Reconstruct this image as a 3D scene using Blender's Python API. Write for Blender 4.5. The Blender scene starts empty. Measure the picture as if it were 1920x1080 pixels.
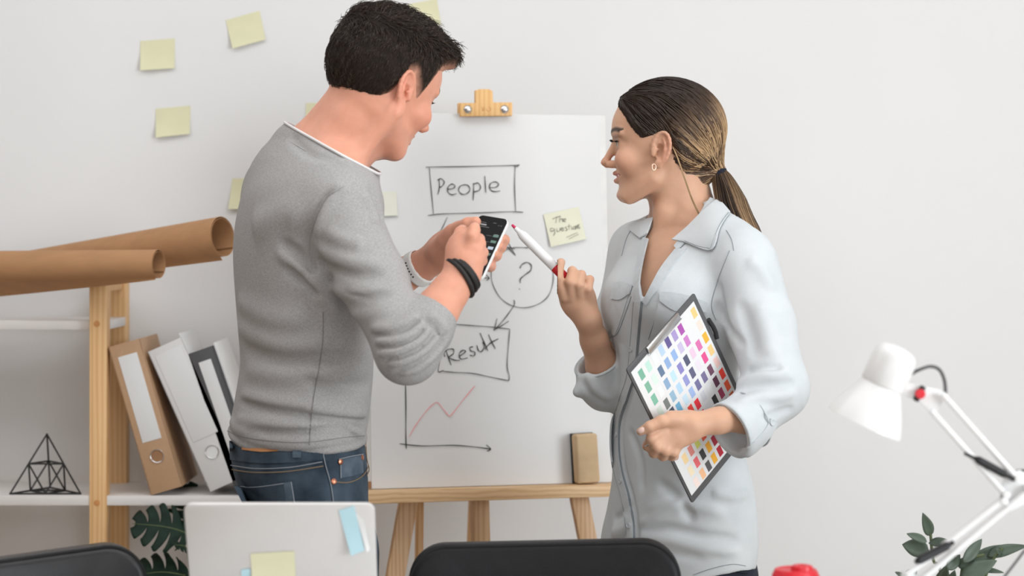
import bpy, bmesh, math, random
import numpy as np
from mathutils import Vector, Matrix
random.seed(7); rng = np.random.default_rng(7)
scene = bpy.context.scene
COL = scene.collection
# ------------------------------------------------------------------ camera, world, light, exposure
F = 3760.0            # focal length in pixels of the 1920 px wide frame
CZ = 1.35             # camera height
HY = 440.0            # horizon row
cam_d = bpy.data.cameras.new('camera'); cam = bpy.data.objects.new('camera', cam_d); COL.objects.link(cam)
cam.location = (0, 0, CZ); cam.rotation_euler = (math.pi/2, 0, 0)
cam_d.sensor_width = 36.0; cam_d.lens = 36.0*F/1920.0
cam_d.shift_y = -(540-HY)/1920.0
cam_d.clip_start = 0.05
cam_d.dof.use_dof = True; cam_d.dof.focus_distance = 3.48; cam_d.dof.aperture_fstop = 3.4
scene.camera = cam
world = bpy.data.worlds.new('world'); scene.world = world; world.use_nodes = True
bg = world.node_tree.nodes['Background']; bg.inputs[0].default_value = (0.93, 0.96, 1.0, 1); bg.inputs[1].default_value = 0.25
def area(name, loc, rot, sx, sy, power, col=(1, 1, 1)):
    l = bpy.data.lights.new(name, 'AREA'); l.shape = 'RECTANGLE'; l.size = sx; l.size_y = sy; l.energy = power; l.color = col
    o = bpy.data.objects.new(name, l); COL.objects.link(o); o.location = loc; o.rotation_euler = rot; return o
area('daylight_window_side', (4.36, -0.7, 1.65), (0, math.radians(90), 0), 2.1, 3.3, 400, (0.90, 0.957, 1.0))
area('front_fill_light', (0.5, -2.4, 1.70), (math.radians(90), 0, 0), 4.6, 2.2, 80, (0.97, 0.985, 1.0))  # fill lamp added behind the camera, no window is built there
area('ceiling_panel_light', (-0.85, 2.75, 2.77), (0, 0, 0), 4.6, 1.5, 64, (0.955, 0.98, 1.0))
vs = scene.view_settings
vs.view_transform = 'Standard'; vs.look = 'None'; vs.gamma = 1.0; vs.use_curve_mapping = False; vs.exposure = -0.69

# ------------------------------------------------------------------ helpers
def P(px, py, D):
    return Vector(((px-960.0)*D/F, D, CZ-(py-HY)*D/F))
def link(o, parent=None):
    COL.objects.link(o)
    if parent is not None: o.parent = parent
    return o
def tag(o, label=None, cat=None, group=None, kind=None):
    if label: o['label'] = label
    if cat: o['category'] = cat
    if group: o['group'] = group
    if kind: o['kind'] = kind
    return o
def empty(name, loc, label=None, cat=None, group=None):
    o = bpy.data.objects.new(name, None); o.empty_display_size = 0.05; link(o); o.location = loc
    return tag(o, label, cat, group)
def mesh_obj(name, verts, faces, mat=None, parent=None, smooth=True, angle=None, col=None):
    """verts are world coordinates; the object keeps its parent's offset removed."""
    me = bpy.data.meshes.new(name)
    V = np.asarray(verts, dtype=np.float32).reshape(-1, 3)
    off = np.array(parent_world(parent), dtype=np.float32)
    if isinstance(faces, np.ndarray):
        n, k = faces.shape
        me.vertices.add(len(V)); me.vertices.foreach_set('co', (V-off).ravel())
        me.loops.add(n*k); me.polygons.add(n)
        me.loops.foreach_set('vertex_index', faces.astype(np.int32).ravel())
        me.polygons.foreach_set('loop_start', np.arange(0, n*k, k, dtype=np.int32))
        me.polygons.foreach_set('loop_total', np.full(n, k, dtype=np.int32))
        me.update(calc_edges=True); me.validate()
    else:
        me.from_pydata((V-off).tolist(), [], faces); me.update()
    me.polygons.foreach_set('use_smooth', np.full(len(me.polygons), smooth))
    if angle is not None and smooth: me.set_sharp_from_angle(angle=math.radians(angle))
    if col is not None:
        a = me.color_attributes.new('Col', 'FLOAT_COLOR', 'POINT')
        c4 = np.ones((len(V), 4), dtype=np.float32); c4[:, :3] = col
        a.data.foreach_set('color', c4.ravel())
    if mat: me.materials.append(mat)
    o = bpy.data.objects.new(name, me); link(o, parent)
    return o
def parent_world(p):
    v = Vector((0, 0, 0))
    while p is not None:
        v = v + p.location; p = p.parent
    return v
def bm_obj(name, bm, mat, parent=None, smooth=True, angle=35):
    bmesh.ops.recalc_face_normals(bm, faces=bm.faces)
    bm.verts.index_update()
    V = [v.co[:] for v in bm.verts]; Fc = [[v.index for v in f.verts] for f in bm.faces]; bm.free()
    return mesh_obj(name, V, Fc, mat, parent, smooth, angle)
def add_box(bm, c, s, R=None, bev=0.0, seg=2):
    r = bmesh.ops.create_cube(bm, size=1.0)
    vsx = r['verts']
    M = Matrix.Translation(Vector(c)) @ (R.to_4x4() if R is not None else Matrix.Identity(4)) @ Matrix.Diagonal((s[0], s[1], s[2], 1))
    bmesh.ops.transform(bm, matrix=M, verts=vsx)
    if bev > 0:
        es = list({e for v in vsx for e in v.link_edges})
        bmesh.ops.bevel(bm, geom=es, offset=bev, segments=seg, profile=0.5, affect='EDGES')
def box(name, c, s, mat, parent=None, R=None, bev=0.002, seg=2):
    bm = bmesh.new(); add_box(bm, c, s, R, bev, seg); return bm_obj(name, bm, mat, parent)
def beam(name, a, b, w, h, mat, parent=None, up=(0, 0, 1), bev=0.0015):
    a = Vector(a); b = Vector(b); z = (b-a); L = z.length; z.normalize(); u = Vector(up)
    x = u.cross(z)
    if x.length < 1e-4: x = Vector((1, 0, 0)).cross(z)
    x.normalize(); y = z.cross(x)
    R = Matrix((x, y, z)).transposed()
    return box(name, (a+b)/2, (w, h, L), mat, parent, R, bev)
def frames(pts):
    pts = [Vector(p) for p in pts]; T = []
    for i in range(len(pts)):
        t = pts[min(i+1, len(pts)-1)]-pts[max(i-1, 0)]
        T.append(t.normalized() if t.length > 1e-9 else Vector((0, 0, 1)))
    n = T[0].orthogonal().normalized(); N = []
    for t in T:
        n = (n-t*n.dot(t)); n = n.normalized() if n.length > 1e-6 else t.orthogonal().normalized(); N.append(n.copy())
    return pts, T, N
def tube_vf(pts, rad, sides=8, cap=True, flat=1.0, closed=False):
    pts, T, N = frames(pts); V = []; Fc = []
    n = len(pts)
    if not hasattr(rad, '__len__'): rad = [rad]*n
    for p, t, u, r in zip(pts, T, N, rad):
        b = t.cross(u)
        for k in range(sides):
            a = 2*math.pi*k/sides
            V.append(p+(u*math.cos(a)+b*(math.sin(a)*flat))*r)
    for i in range(n-1 if not closed else n):
        j = (i+1) % n
        for k in range(sides):
            k2 = (k+1) % sides
            Fc.append([i*sides+k, i*sides+k2, j*sides+k2, j*sides+k])
    if cap and not closed:
        Fc.append(list(range(sides))[::-1]); Fc.append([(n-1)*sides+k for k in range(sides)])
    return [tuple(v) for v in V], Fc
def tube(name, pts, rad, mat, parent=None, sides=8, flat=1.0, closed=False):
    V, Fc = tube_vf(pts, rad, sides, True, flat, closed)
    return mesh_obj(name, V, Fc, mat, parent, True, 50)
def lathe(name, a, axis, prof, mat, parent=None, seg=40, angle=40):
    """prof: list of (s along axis, radius)"""
    a = Vector(a); z = Vector(axis).normalized(); x = z.orthogonal().normalized(); y = z.cross(x); V = []; Fc = []
    for s, r in prof:
        for k in range(seg):
            t = 2*math.pi*k/seg; V.append(tuple(a+z*s+(x*math.cos(t)+y*math.sin(t))*max(r, 1e-5)))
    for i in range(len(prof)-1):
        for k in range(seg):
            k2 = (k+1) % seg; Fc.append([i*seg+k, i*seg+k2, (i+1)*seg+k2, (i+1)*seg+k])
    return mesh_obj(name, V, Fc, mat, parent, True, angle)
def catmull(pts, n=8, closed=False):
    pts = [np.array(p, dtype=float) for p in pts]; out = []; m = len(pts)
    for i in range(m if closed else m-1):
        if closed: p0, p1, p2, p3 = pts[(i-1) % m], pts[i], pts[(i+1) % m], pts[(i+2) % m]
        else: p0, p1, p2, p3 = pts[max(i-1, 0)], pts[i], pts[i+1], pts[min(i+2, m-1)]
        for k in range(n):
            t = k/n
            out.append(0.5*((2*p1)+(p2-p0)*t+(2*p0-5*p1+4*p2-p3)*t*t+(3*p1-p0-3*p2+p3)*t**3))
    if not closed: out.append(pts[-1])
    return out
def slab_poly(name, pts3, thick, nrm, mat, parent=None, bev=0.0):
    bm = bmesh.new(); n = Vector(nrm).normalized()
    f = bm.faces.new([bm.verts.new(Vector(p)) for p in pts3])
    r = bmesh.ops.extrude_face_region(bm, geom=[f])
    bmesh.ops.translate(bm, vec=n*thick, verts=[v for v in r['geom'] if isinstance(v, bmesh.types.BMVert)])
    if bev > 0: bmesh.ops.bevel(bm, geom=list(bm.edges), offset=bev, segments=2, profile=0.5, affect='EDGES')
    return bm_obj(name, bm, mat, parent)

# ------------------------------------------------------------------ materials
def mat_new(name):
    m = bpy.data.materials.new(name); m.use_nodes = True
    nt = m.node_tree; return m, nt, nt.nodes['Principled BSDF']
def nd(nt, typ, **kw):
    n = nt.nodes.new(typ)
    for k, v in kw.items():
        if k in n.inputs: n.inputs[k].default_value = v
        else: setattr(n, k, v)
    return n
def plain(name, col, rough=0.5, metal=0.0, noise=0.04, nscale=30, bump=0.0, bscale=200, spec=0.5, stretch=None, coat=0.0, sss=0.0, col2=None, aniso_scale=None):
    m, nt, b = mat_new(name)
    b.inputs['Roughness'].default_value = rough; b.inputs['Metallic'].default_value = metal
    b.inputs['Specular IOR Level'].default_value = spec; b.inputs['Coat Weight'].default_value = coat
    tc = nd(nt, 'ShaderNodeTexCoord'); mp = nd(nt, 'ShaderNodeMapping')
    if stretch: mp.inputs['Scale'].default_value = stretch
    nt.links.new(tc.outputs['Object'], mp.inputs['Vector'])
    nz = nd(nt, 'ShaderNodeTexNoise'); nz.inputs['Scale'].default_value = nscale; nz.inputs['Detail'].default_value = 5
    nt.links.new(mp.outputs['Vector'], nz.inputs['Vector'])
    rp = nd(nt, 'ShaderNodeValToRGB')
    c = np.array(col); c2 = np.array(col2) if col2 is not None else np.clip(c*(1+noise), 0, 1); c1 = c if col2 is not None else c*(1-noise)
    rp.color_ramp.elements[0].position = 0.3; rp.color_ramp.elements[1].position = 0.7
    rp.color_ramp.elements[0].color = (*c1, 1); rp.color_ramp.elements[1].color = (*c2, 1)
    nt.links.new(nz.outputs['Fac'], rp.inputs['Fac']); nt.links.new(rp.outputs['Color'], b.inputs['Base Color'])
    if bump > 0:
        n2 = nd(nt, 'ShaderNodeTexNoise'); n2.inputs['Scale'].default_value = bscale; n2.inputs['Detail'].default_value = 4
        nt.links.new(mp.outputs['Vector'], n2.inputs['Vector'])
        bp = nd(nt, 'ShaderNodeBump'); bp.inputs['Strength'].default_value = bump; bp.inputs['Distance'].default_value = 0.002
        nt.links.new(n2.outputs['Fac'], bp.inputs['Height']); nt.links.new(bp.outputs['Normal'], b.inputs['Normal'])
    return m
def wood(name, c1, c2, axis='Z', scale=28):
    m, nt, b = mat_new(name); b.inputs['Roughness'].default_value = 0.5
    tc = nd(nt, 'ShaderNodeTexCoord'); mp = nd(nt, 'ShaderNodeMapping')
    s = {'X': (0.05, 1, 1), 'Y': (1, 0.05, 1), 'Z': (1, 1, 0.05)}[axis]; mp.inputs['Scale'].default_value = s
    nt.links.new(tc.outputs['Object'], mp.inputs['Vector'])
    wv = nd(nt, 'ShaderNodeTexWave'); wv.inputs['Scale'].default_value = scale; wv.inputs['Distortion'].default_value = 6; wv.inputs['Detail'].default_value = 3
    wv.bands_direction = 'X' if axis != 'X' else 'Z'
    nz = nd(nt, 'ShaderNodeTexNoise'); nz.inputs['Scale'].default_value = 260; nz.inputs['Detail'].default_value = 3
    nt.links.new(mp.outputs['Vector'], wv.inputs['Vector']); nt.links.new(mp.outputs['Vector'], nz.inputs['Vector'])
    mx = nd(nt, 'ShaderNodeMath', operation='MULTIPLY_ADD'); mx.inputs[1].default_value = 0.45
    nt.links.new(nz.outputs['Fac'], mx.inputs[0]); nt.links.new(wv.outputs['Fac'], mx.inputs[2])
    rp = nd(nt, 'ShaderNodeValToRGB'); rp.color_ramp.elements[0].position = 0.25; rp.color_ramp.elements[1].position = 1.1
    rp.color_ramp.elements[0].color = (*c1, 1); rp.color_ramp.elements[1].color = (*c2, 1)
    nt.links.new(mx.outputs[0], rp.inputs['Fac']); nt.links.new(rp.outputs['Color'], b.inputs['Base Color'])
    bp = nd(nt, 'ShaderNodeBump'); bp.inputs['Strength'].default_value = 0.12; bp.inputs['Distance'].default_value = 0.001
    nt.links.new(mx.outputs[0], bp.inputs['Height']); nt.links.new(bp.outputs['Normal'], b.inputs['Normal'])
    return m
M = {}
M['wall'] = plain('wall_paint', (0.80, 0.80, 0.80), 0.9, noise=0.012, nscale=3, bump=0.05, bscale=400, spec=0.2)
M['wall_warm'] = plain('wall_warm_taupe', (0.40, 0.32, 0.26), 0.9, noise=0.02, nscale=3, spec=0.2)
M['ceiling'] = plain('ceiling_paint', (0.82, 0.82, 0.82), 0.9, noise=0.01)
M['floor'] = wood('floor_oak', (0.40, 0.31, 0.23), (0.52, 0.42, 0.32), 'Y', 8)
M['frame_white'] = plain('window_frame_white', (0.8, 0.8, 0.8), 0.4)
M['paper'] = plain('white_paper', (0.775, 0.775, 0.775), 0.7, noise=0.008, nscale=6, spec=0.2)
M['board'] = plain('white_board_panel', (0.74, 0.735, 0.72), 0.6)
M['hardboard'] = plain('brown_hardboard', (0.33, 0.17, 0.08), 0.7, noise=0.1, nscale=80)
M['pine'] = wood('pine_wood', (0.70, 0.40, 0.17), (0.78, 0.50, 0.25), 'Z', 30)
M['pine_dark'] = plain('pine_knot', (0.60, 0.27, 0.09), 0.55, noise=0.15, nscale=120)
M['beech_z'] = wood('easel_wood', (0.60, 0.36, 0.19), (0.71, 0.47, 0.27), 'Z', 34)
M['beech_x'] = wood('easel_wood_across', (0.62, 0.38, 0.19), (0.74, 0.50, 0.28), 'X', 34)
M['clip_wood'] = wood('clip_wood', (0.74, 0.41, 0.15), (0.80, 0.50, 0.21), 'Z', 30)
M['metal'] = plain('polished_steel', (0.72, 0.72, 0.73), 0.22, 1.0)
M['shelf_white'] = plain('white_laminate', (0.76, 0.73, 0.71), 0.35, noise=0.01)
M['kraft'] = plain('kraft_paper', (0.46, 0.245, 0.115), 0.75, noise=0.06, nscale=60, bump=0.05, bscale=300, stretch=(0.2, 1, 1))
M['black_wire'] = plain('black_wire', (0.012, 0.012, 0.012), 0.5)
M['ink'] = plain('black_ink', (0.02, 0.028, 0.026), 0.6, noise=0.2, nscale=200)
M['ink_grey'] = plain('grey_ink', (0.09, 0.09, 0.09), 0.6, noise=0.25, nscale=150)
M['ink_red'] = plain('red_ink', (0.90, 0.36, 0.36), 0.6, noise=0.1, nscale=150)
M['note'] = plain('yellow_note_paper', (0.75, 0.73, 0.50), 0.8, noise=0.02, spec=0.2)
M['note_pale'] = plain('pale_note_paper', (0.78, 0.77, 0.61), 0.8, noise=0.02, spec=0.2)
M['note_faded'] = plain('faded_note_paper', (0.78, 0.78, 0.68), 0.8, noise=0.02, spec=0.2)
M['note_blue'] = plain('blue_note_paper', (0.50, 0.72, 0.79), 0.8, noise=0.02, spec=0.2)
M['note_white'] = plain('white_note_paper', (0.78, 0.78, 0.77), 0.8, noise=0.02, spec=0.2)
M['kraftboard'] = plain('kraft_board', (0.50, 0.31, 0.18), 0.6, noise=0.03, nscale=90)
M['binder_white'] = plain('binder_white', (0.74, 0.73, 0.725), 0.5, noise=0.01)
M['binder_grey'] = plain('binder_grey', (0.085, 0.085, 0.09), 0.5, noise=0.05)
M['dark'] = plain('dark_inside', (0.02, 0.018, 0.016), 0.8)
M['tan_block'] = plain('tan_felt', (0.56, 0.40, 0.24), 0.9, noise=0.10, nscale=25, bump=0.4, bscale=60)
M['leather'] = plain('black_leather', (0.008, 0.008, 0.009), 0.5, noise=0.15, nscale=50, bump=0.2, bscale=500, spec=0.25)
M['leather_grey'] = plain('sheen_black_leather', (0.018, 0.018, 0.020), 0.34, noise=0.15, nscale=50, bump=0.2, bscale=500, spec=0.45)  # black leather made greyer and glossier, its sheen partly put into the colour
M['chrome'] = plain('chrome', (0.6, 0.6, 0.6), 0.2, 1.0)
M['alu'] = plain('laptop_aluminium', (0.72, 0.70, 0.685), 0.42, 0.35, noise=0.01)
M['lamp_white'] = plain('lamp_white_enamel', (0.82, 0.82, 0.82), 0.3, noise=0.005, coat=0.2)
M['black_plastic'] = plain('black_plastic', (0.015, 0.015, 0.017), 0.45)
M['red_plastic'] = plain('red_plastic', (0.72, 0.02, 0.035), 0.35)
M['white_plastic'] = plain('white_plastic', (0.82, 0.82, 0.82), 0.35, noise=0.005)
M['monstera'] = plain('monstera_leaf', (0.010, 0.026, 0.017), 0.6, noise=0.35, nscale=40, spec=0.2)
M['leaf_grey'] = plain('grey_green_leaf', (0.075, 0.105, 0.075), 0.5, noise=0.3, nscale=25)
M['stem'] = plain('plant_stem', (0.10, 0.13, 0.05), 0.6)
M['pot'] = plain('white_pot', (0.7, 0.69, 0.67), 0.5)
M['soil'] = plain('soil', (0.04, 0.025, 0.015), 0.95, noise=0.4, nscale=120, bump=0.8, bscale=90)
M['desk'] = plain('desk_white', (0.76, 0.75, 0.74), 0.4, noise=0.01)
# ------------------------------------------------------------------ the room
WY = 4.40
X0, X1, Y0 = -4.4, 4.4, -2.6
tag(box('floor', ((X0+X1)/2, (Y0+WY)/2, -0.05), (X1-X0+0.4, WY-Y0+0.4, 0.1), M['floor'], bev=0), 'warm oak floor of the office', kind='structure')
tag(box('ceiling', ((X0+X1)/2, (Y0+WY)/2, 2.85), (X1-X0+0.4, WY-Y0+0.4, 0.1), M['ceiling'], bev=0), 'plain white ceiling', kind='structure')
tag(box('wall_back', ((X0+X1)/2, WY+0.05, 1.4), (X1-X0+0.4, 0.1, 2.8), M['wall'], bev=0), 'plain white wall behind the easel and shelf', kind='structure')
tag(box('wall_left', (X0-0.05, (Y0+WY)/2, 1.4), (0.1, WY-Y0, 2.8), M['wall_warm'], bev=0), 'taupe side wall beyond the shelf', kind='structure')
bm = bmesh.new()
for (y0, y1, z0, z1) in ((Y0, -2.4, 0, 2.8), (1.0, WY, 0, 2.8), (-2.4, 1.0, 0, 0.5), (-2.4, 1.0, 2.75, 2.8)):
    add_box(bm, (X1+0.05, (y0+y1)/2, (z0+z1)/2), (0.1, y1-y0, z1-z0))
tag(bm_obj('wall_right', bm, M['wall']), 'white wall with the tall window', kind='structure')
bm = bmesh.new()
for y in (-2.38, -1.25, -0.12, 0.98): add_box(bm, (X1+0.06, y, 1.62), (0.05, 0.05, 2.26))
for z in (0.52, 2.73): add_box(bm, (X1+0.06, -0.7, z), (0.05, 3.4, 0.05))
tag(bm_obj('window_1', bm, M['frame_white']), 'white window frame on the side wall', kind='structure')
bm = bmesh.new(); add_box(bm, ((X0+X1)/2, WY-0.008, 0.05), (X1-X0, 0.016, 0.1), None, 0.003)
tag(bm_obj('baseboard_back', bm, M['frame_white']), 'white baseboard along the back wall', kind='structure')

clp_ = empty('ceiling_light_panel', (-0.85, 2.75, 2.79), 'long flat white light panel set into the ceiling', 'ceiling light')
bm = bmesh.new()
for (x, y, w, d) in ((-0.85, 1.985, 4.7, 0.03), (-0.85, 3.515, 4.7, 0.03), (-3.185, 2.75, 0.03, 1.5), (1.485, 2.75, 0.03, 1.5)): add_box(bm, (x, y, 2.785), (w, d, 0.03))
bm_obj('panel_frame', bm, M['frame_white'], clp_)
box('diffuser', (-0.85, 2.75, 2.795), (4.64, 1.5, 0.01), M['frame_white'], clp_)

# ------------------------------------------------------------------ easel, board, sheet
BL = P(697, 918, 3.95)
yaw = math.radians(13); lean = math.radians(4.0)
bx = Vector((math.cos(yaw), math.sin(yaw), 0)); bn0 = Vector((math.sin(yaw), -math.cos(yaw), 0))   # facing the room
bz = (Vector((0, 0, 1))*math.cos(lean)-bn0*math.sin(lean)).normalized(); bn = bx.cross(bz).normalized()
if bn.y > 0: bn = -bn
BR_ = Matrix((bx, -bn, bz)).transposed()
def on_board(px, py, off=0.0):
    d = P(px, py, 1.0)-Vector((0, 0, CZ)); o = BL+bn*off; c = Vector((0, 0, CZ))
    t = (o-c).dot(bn)/d.dot(bn); return c+d*t
def board_uv(p): q = p-BL; return q.dot(bx), q.dot(bz)
u1 = board_uv(on_board(1146, 905))[0]; v1 = board_uv(on_board(910, 214))[1]
easel = empty('easel', (BL+bx*0.23)*1.0, 'wooden studio easel with a crosswise tray between the two people', 'easel')
easel.location.z = 0; easel.location -= bn*0.1
def ew(u, v, n=0.0): return BL+bx*u+bz*v+bn*n
tray = box('tray', ew(0.235, -0.0125, 0.012), (0.60, 0.075, 0.025), M['beech_x'], easel, BR_, 0.002)
def leg(name, a, b, w, h, mt='beech_z'):
    return beam(name, a, b, w, h, M[mt], easel, up=(0.25, -1, 0))
def ground(a, b):  # extend a->b to the floor
    a = Vector(a); b = Vector(b); t = (a.z-0.0)/(a.z-b.z); return a+(b-a)*t
a = on_board(768, 925, -0.034); b = on_board(741, 1080, -0.034); leg('leg', a+(a-b)*1.2, ground(a, b), 0.036, 0.022)
a = on_board(1084, 925, -0.034); b = on_board(1111, 1060, -0.034); leg('leg', a+(a-b)*1.2, ground(a, b), 0.036, 0.022)
a = on_board(928, 925, -0.04); b = on_board(926, 1080, -0.04)
leg('mast', ew(0.222, 0.76, -0.062), ground(a, b), 0.034, 0.03)
a = on_board(896, 925, -0.16); b = on_board(890, 1080, -0.20); leg('rear_leg', a+(a-b)*2.0, ground(a, b), 0.034, 0.026, 'pine')
a = on_board(787, 925, -0.06); b = on_board(785, 1080, -0.07); leg('rear_leg', a, ground(a, b), 0.012, 0.03, 'pine')
box('top_bar', ew(0.222, 0.62, -0.034), (0.40, 0.02, 0.035), M['beech_x'], easel, BR_, 0.002)
brd = empty('drawing_board', ew(0.22, 0.0, -0.008), 'large white drawing board standing on the easel tray behind the paper sheet', 'board')
box('panel', ew(u1/2-0.003, v1/2+0.0015, -0.008), (u1+0.012, 0.010, v1-0.001), M['board'], brd, BR_, 0.001)
box('backing', ew(u1/2-0.003, v1/2+0.0015, -0.0155), (u1+0.012, 0.005, v1-0.001), M['hardboard'], brd, BR_, 0.001)
box('corner_block', ew(-0.0045, 0.009, -0.0015), (0.008, 0.004, 0.014), M['hardboard'], brd, BR_, 0.0005)
sheet = empty('paper_sheet', ew(u1/2, 0.001, -0.002), 'large white paper sheet with a hand-drawn diagram reading People and Result', 'paper')
bm = bmesh.new(); n = 14; g = {}
for i in range(n+1):
    for j in range(n+1):
        u, v = i/n, j/n
        w = 0.0012*math.sin(3*u+1)*math.sin(5*v)*0
        g[i, j] = bm.verts.new(ew(u*u1-0.012*v*u, 0.0012+v*(v1-0.002), -0.0018+w))
for i in range(n):
    for j in range(n): bm.faces.new([g[i, j], g[i+1, j], g[i+1, j+1], g[i, j+1]])
r = bmesh.ops.extrude_face_region(bm, geom=list(bm.faces)); bmesh.ops.translate(bm, vec=-bn*0.0006, verts=[v for v in r['geom'] if isinstance(v, bmesh.types.BMVert)])
bm_obj('sheet', bm, M['paper'], sheet)
PEN = 0.80
def stroke(name, lines, w, mat, parent, proj=on_board, nrm=None, off=0.0):
    """flat pen strokes; lines = list of pixel polylines, w in pixels"""
    V = []; Fc = []
    for ln in lines:
        c = catmull([(x, y) for x, y in ln], 6) if len(ln) > 2 else [np.array(q, float) for q in ln]
        if len(c) == 1: c = [c[0]-[0.8, 0], c[0]+[0.8, 0]]
        b0 = len(V); m = len(c)
        for i in range(m):
            t = c[min(i+1, m-1)]-c[max(i-1, 0)]; t = t/(np.linalg.norm(t)+1e-9); nn = np.array([-t[1], t[0]])
            e = 1.0 if 0 < i < m-1 else 0.6
            ww = w*e*(0.9+0.2*math.sin(i*0.7+len(ln)))*0.5*PEN
            for s in (1, -1):
                q = c[i]+nn*ww*s; V.append(tuple(proj(q[0], q[1], off)))
        for i in range(m-1): k = b0+2*i; Fc.append([k, k+1, k+3, k+2])
    return mesh_obj(name, V, Fc, mat, parent, False)
SO = 0.0004
IK, IG, IR = M['ink'], M['ink_grey'], M['ink_red']
stroke('people_box', [[(799, 314), (808, 313), (880, 312), (965, 310), (972, 309), (970, 312), (964, 312)], [(805, 314), (808, 350), (813, 402)],
        [(966, 311), (965, 350), (967, 397)], [(802, 404), (830, 401), (900, 399), (955, 397), (981, 398)]], 2.2, IG, sheet, off=SO)
stroke('people_word', [[(823, 336), (824, 350), (821, 365)], [(820, 338), (827, 335), (833, 341), (829, 349), (823, 352)],
        [(839, 355), (850, 353), (853, 348), (847, 345), (840, 351), (840, 360), (847, 365), (856, 363)],
        [(872, 346), (863, 349), (860, 357), (866, 364), (875, 363), (881, 356), (878, 348), (870, 346)],
        [(888, 343), (888, 360), (887, 376)], [(887, 346), (896, 343), (901, 350), (898, 357), (888, 360)],
        [(909, 330), (910, 345), (911, 362)],
        [(917, 352), (930, 351), (935, 345), (929, 341), (920, 344), (918, 353), (925, 359), (938, 358)]], 2.3, IK, sheet, off=SO)
stroke('arrow', [[(839, 407), (829, 428), (815, 455), (790, 505)]], 1.9, IG, sheet, off=SO)
stroke('arrow', [[(950, 450), (957, 462), (967, 479)], [(946, 457), (956, 468), (967, 479)], [(940, 472), (953, 464), (966, 467)]], 2.0, IG, sheet, off=SO)
stroke('left_circle', [[(752, 552), (775, 554), (800, 553), (825, 550), (850, 538), (865, 520), (868, 500), (850, 480), (820, 470), (785, 472), (755, 485), (742, 510), (745, 540), (752, 552)]], 1.9, IG, sheet, off=SO)
stroke('circle_word', [[(768, 520), (764, 528), (772, 531)], [(783, 508), (784, 520), (790, 531), (797, 529)], [(799, 520), (802, 526), (806, 533), (808, 520)],
        [(820, 515), (823, 524), (830, 520), (832, 512)], [(832, 512), (829, 525), (825, 533)], [(836, 512), (842, 530)]], 2.2, IK, sheet, off=SO)
stroke('arrow', [[(880, 521), (900, 521), (916, 521)], [(911, 515), (917, 521), (912, 526)]], 2.2, IK, sheet, off=SO)
stroke('question_circle', [[(979, 464), (1004, 466), (1026, 483), (1036, 505), (1037, 530), (1028, 555), (1010, 570), (985, 577), (960, 573), (940, 560), (926, 538), (921, 515), (926, 492), (940, 474), (960, 465), (979, 464), (990, 465)]], 1.9, IG, sheet, off=SO)
stroke('question_mark', [[(975, 503), (979, 496), (988, 492), (996, 497), (995, 507), (985, 515), (976, 523), (976, 531)], [(973, 541), (975, 543)]], 2.4, IK, sheet, off=SO)
stroke('arrow', [[(964, 562), (964, 572), (952, 590), (940, 605), (927, 619)], [(932, 597), (929, 610), (926, 620)], [(954, 602), (940, 611), (926, 619)]], 2.2, IG, sheet, off=SO)
stroke('result_box', [[(840, 607), (880, 610), (920, 613), (956, 617)], [(956, 617), (954, 640), (951, 685), (955, 705), (954, 714)], [(823, 660), (823, 680), (822, 697), (832, 694)],
        [(830, 696), (850, 698), (885, 700), (920, 707), (954, 714)]], 2.2, IG, sheet, off=SO)
stroke('result_word', [[(836, 657), (840, 668), (846, 685)], [(834, 669), (833, 660), (841, 655), (850, 655), (850, 663), (842, 670), (852, 675), (862, 676)],
        [(861, 668), (869, 663), (873, 658), (867, 657), (861, 664), (864, 673), (877, 671)],
        [(887, 650), (881, 652), (883, 658), (890, 660), (889, 667), (881, 666)],
        [(894, 647), (897, 657), (903, 659), (908, 650), (905, 641)], [(909, 652), (911, 656)],
        [(900, 624), (907, 640), (915, 658)], [(916, 627), (922, 641), (929, 654)], [(910, 653), (920, 643), (935, 635)]], 2.5, IK, sheet, off=SO)
stroke('chart_axis', [[(760, 705), (761, 760), (761, 815), (762, 842)], [(749, 832), (790, 836), (850, 835), (890, 838), (920, 842)], [(912, 834), (920, 842), (913, 846)]], 2.4, IK, sheet, off=SO)
stroke('chart_line', [[(767, 820), (780, 797), (800, 770), (815, 756), (822, 756), (832, 768), (842, 780), (848, 776), (870, 748), (891, 723)]], 2.0, IR, sheet, off=SO)
stroke('stroke_mark', [[(771, 560), (772, 575)]], 2.2, IK, sheet, off=SO)

# wooden clip on the top of the sheet
cl = empty('wooden_clip', on_board(910, 217, 0.0), 'wooden bulldog clip with two silver screws gripping the top of the paper sheet', 'clip')
def cw(px, py, n=0.0): return on_board(px, py, n)
pts = [cw(x, y, 0.006) for x, y in ((861, 219), (959, 218), (959, 193), (923, 193), (922, 172), (915, 168), (896, 168), (889, 172), (890, 194), (861, 195))]
slab_poly('front_jaw', pts, 0.009, bn, M['clip_wood'], cl, 0.0012)
pts = [cw(x, y, -0.022) for x, y in ((857, 218), (956, 217), (956, 193), (921, 193), (921, 170), (889, 170), (889, 194), (857, 194))]
slab_poly('back_jaw', pts, 0.009, bn, M['clip_wood'], cl, 0.0012)
box('hinge', cw(909, 199, -0.0035), (0.075, 0.019, 0.006), M['hardboard'], cl, BR_, 0.0005)
for x in (877, 946): lathe('screw', cw(x, 205, 0.0148), bn, [(0, 0.0088), (0.0015, 0.0088), (0.004, 0.006), (0.0052, 0.0025), (0.0055, 0)], M['metal'], cl, 24, 60)
stroke('stamp', [[(903, 200), (905, 208), (907, 201), (908, 209)], [(911, 203), (914, 208), (920, 207), (918, 200)]], 1.4, M['pine_dark'], cl, off=0.0153)

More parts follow.
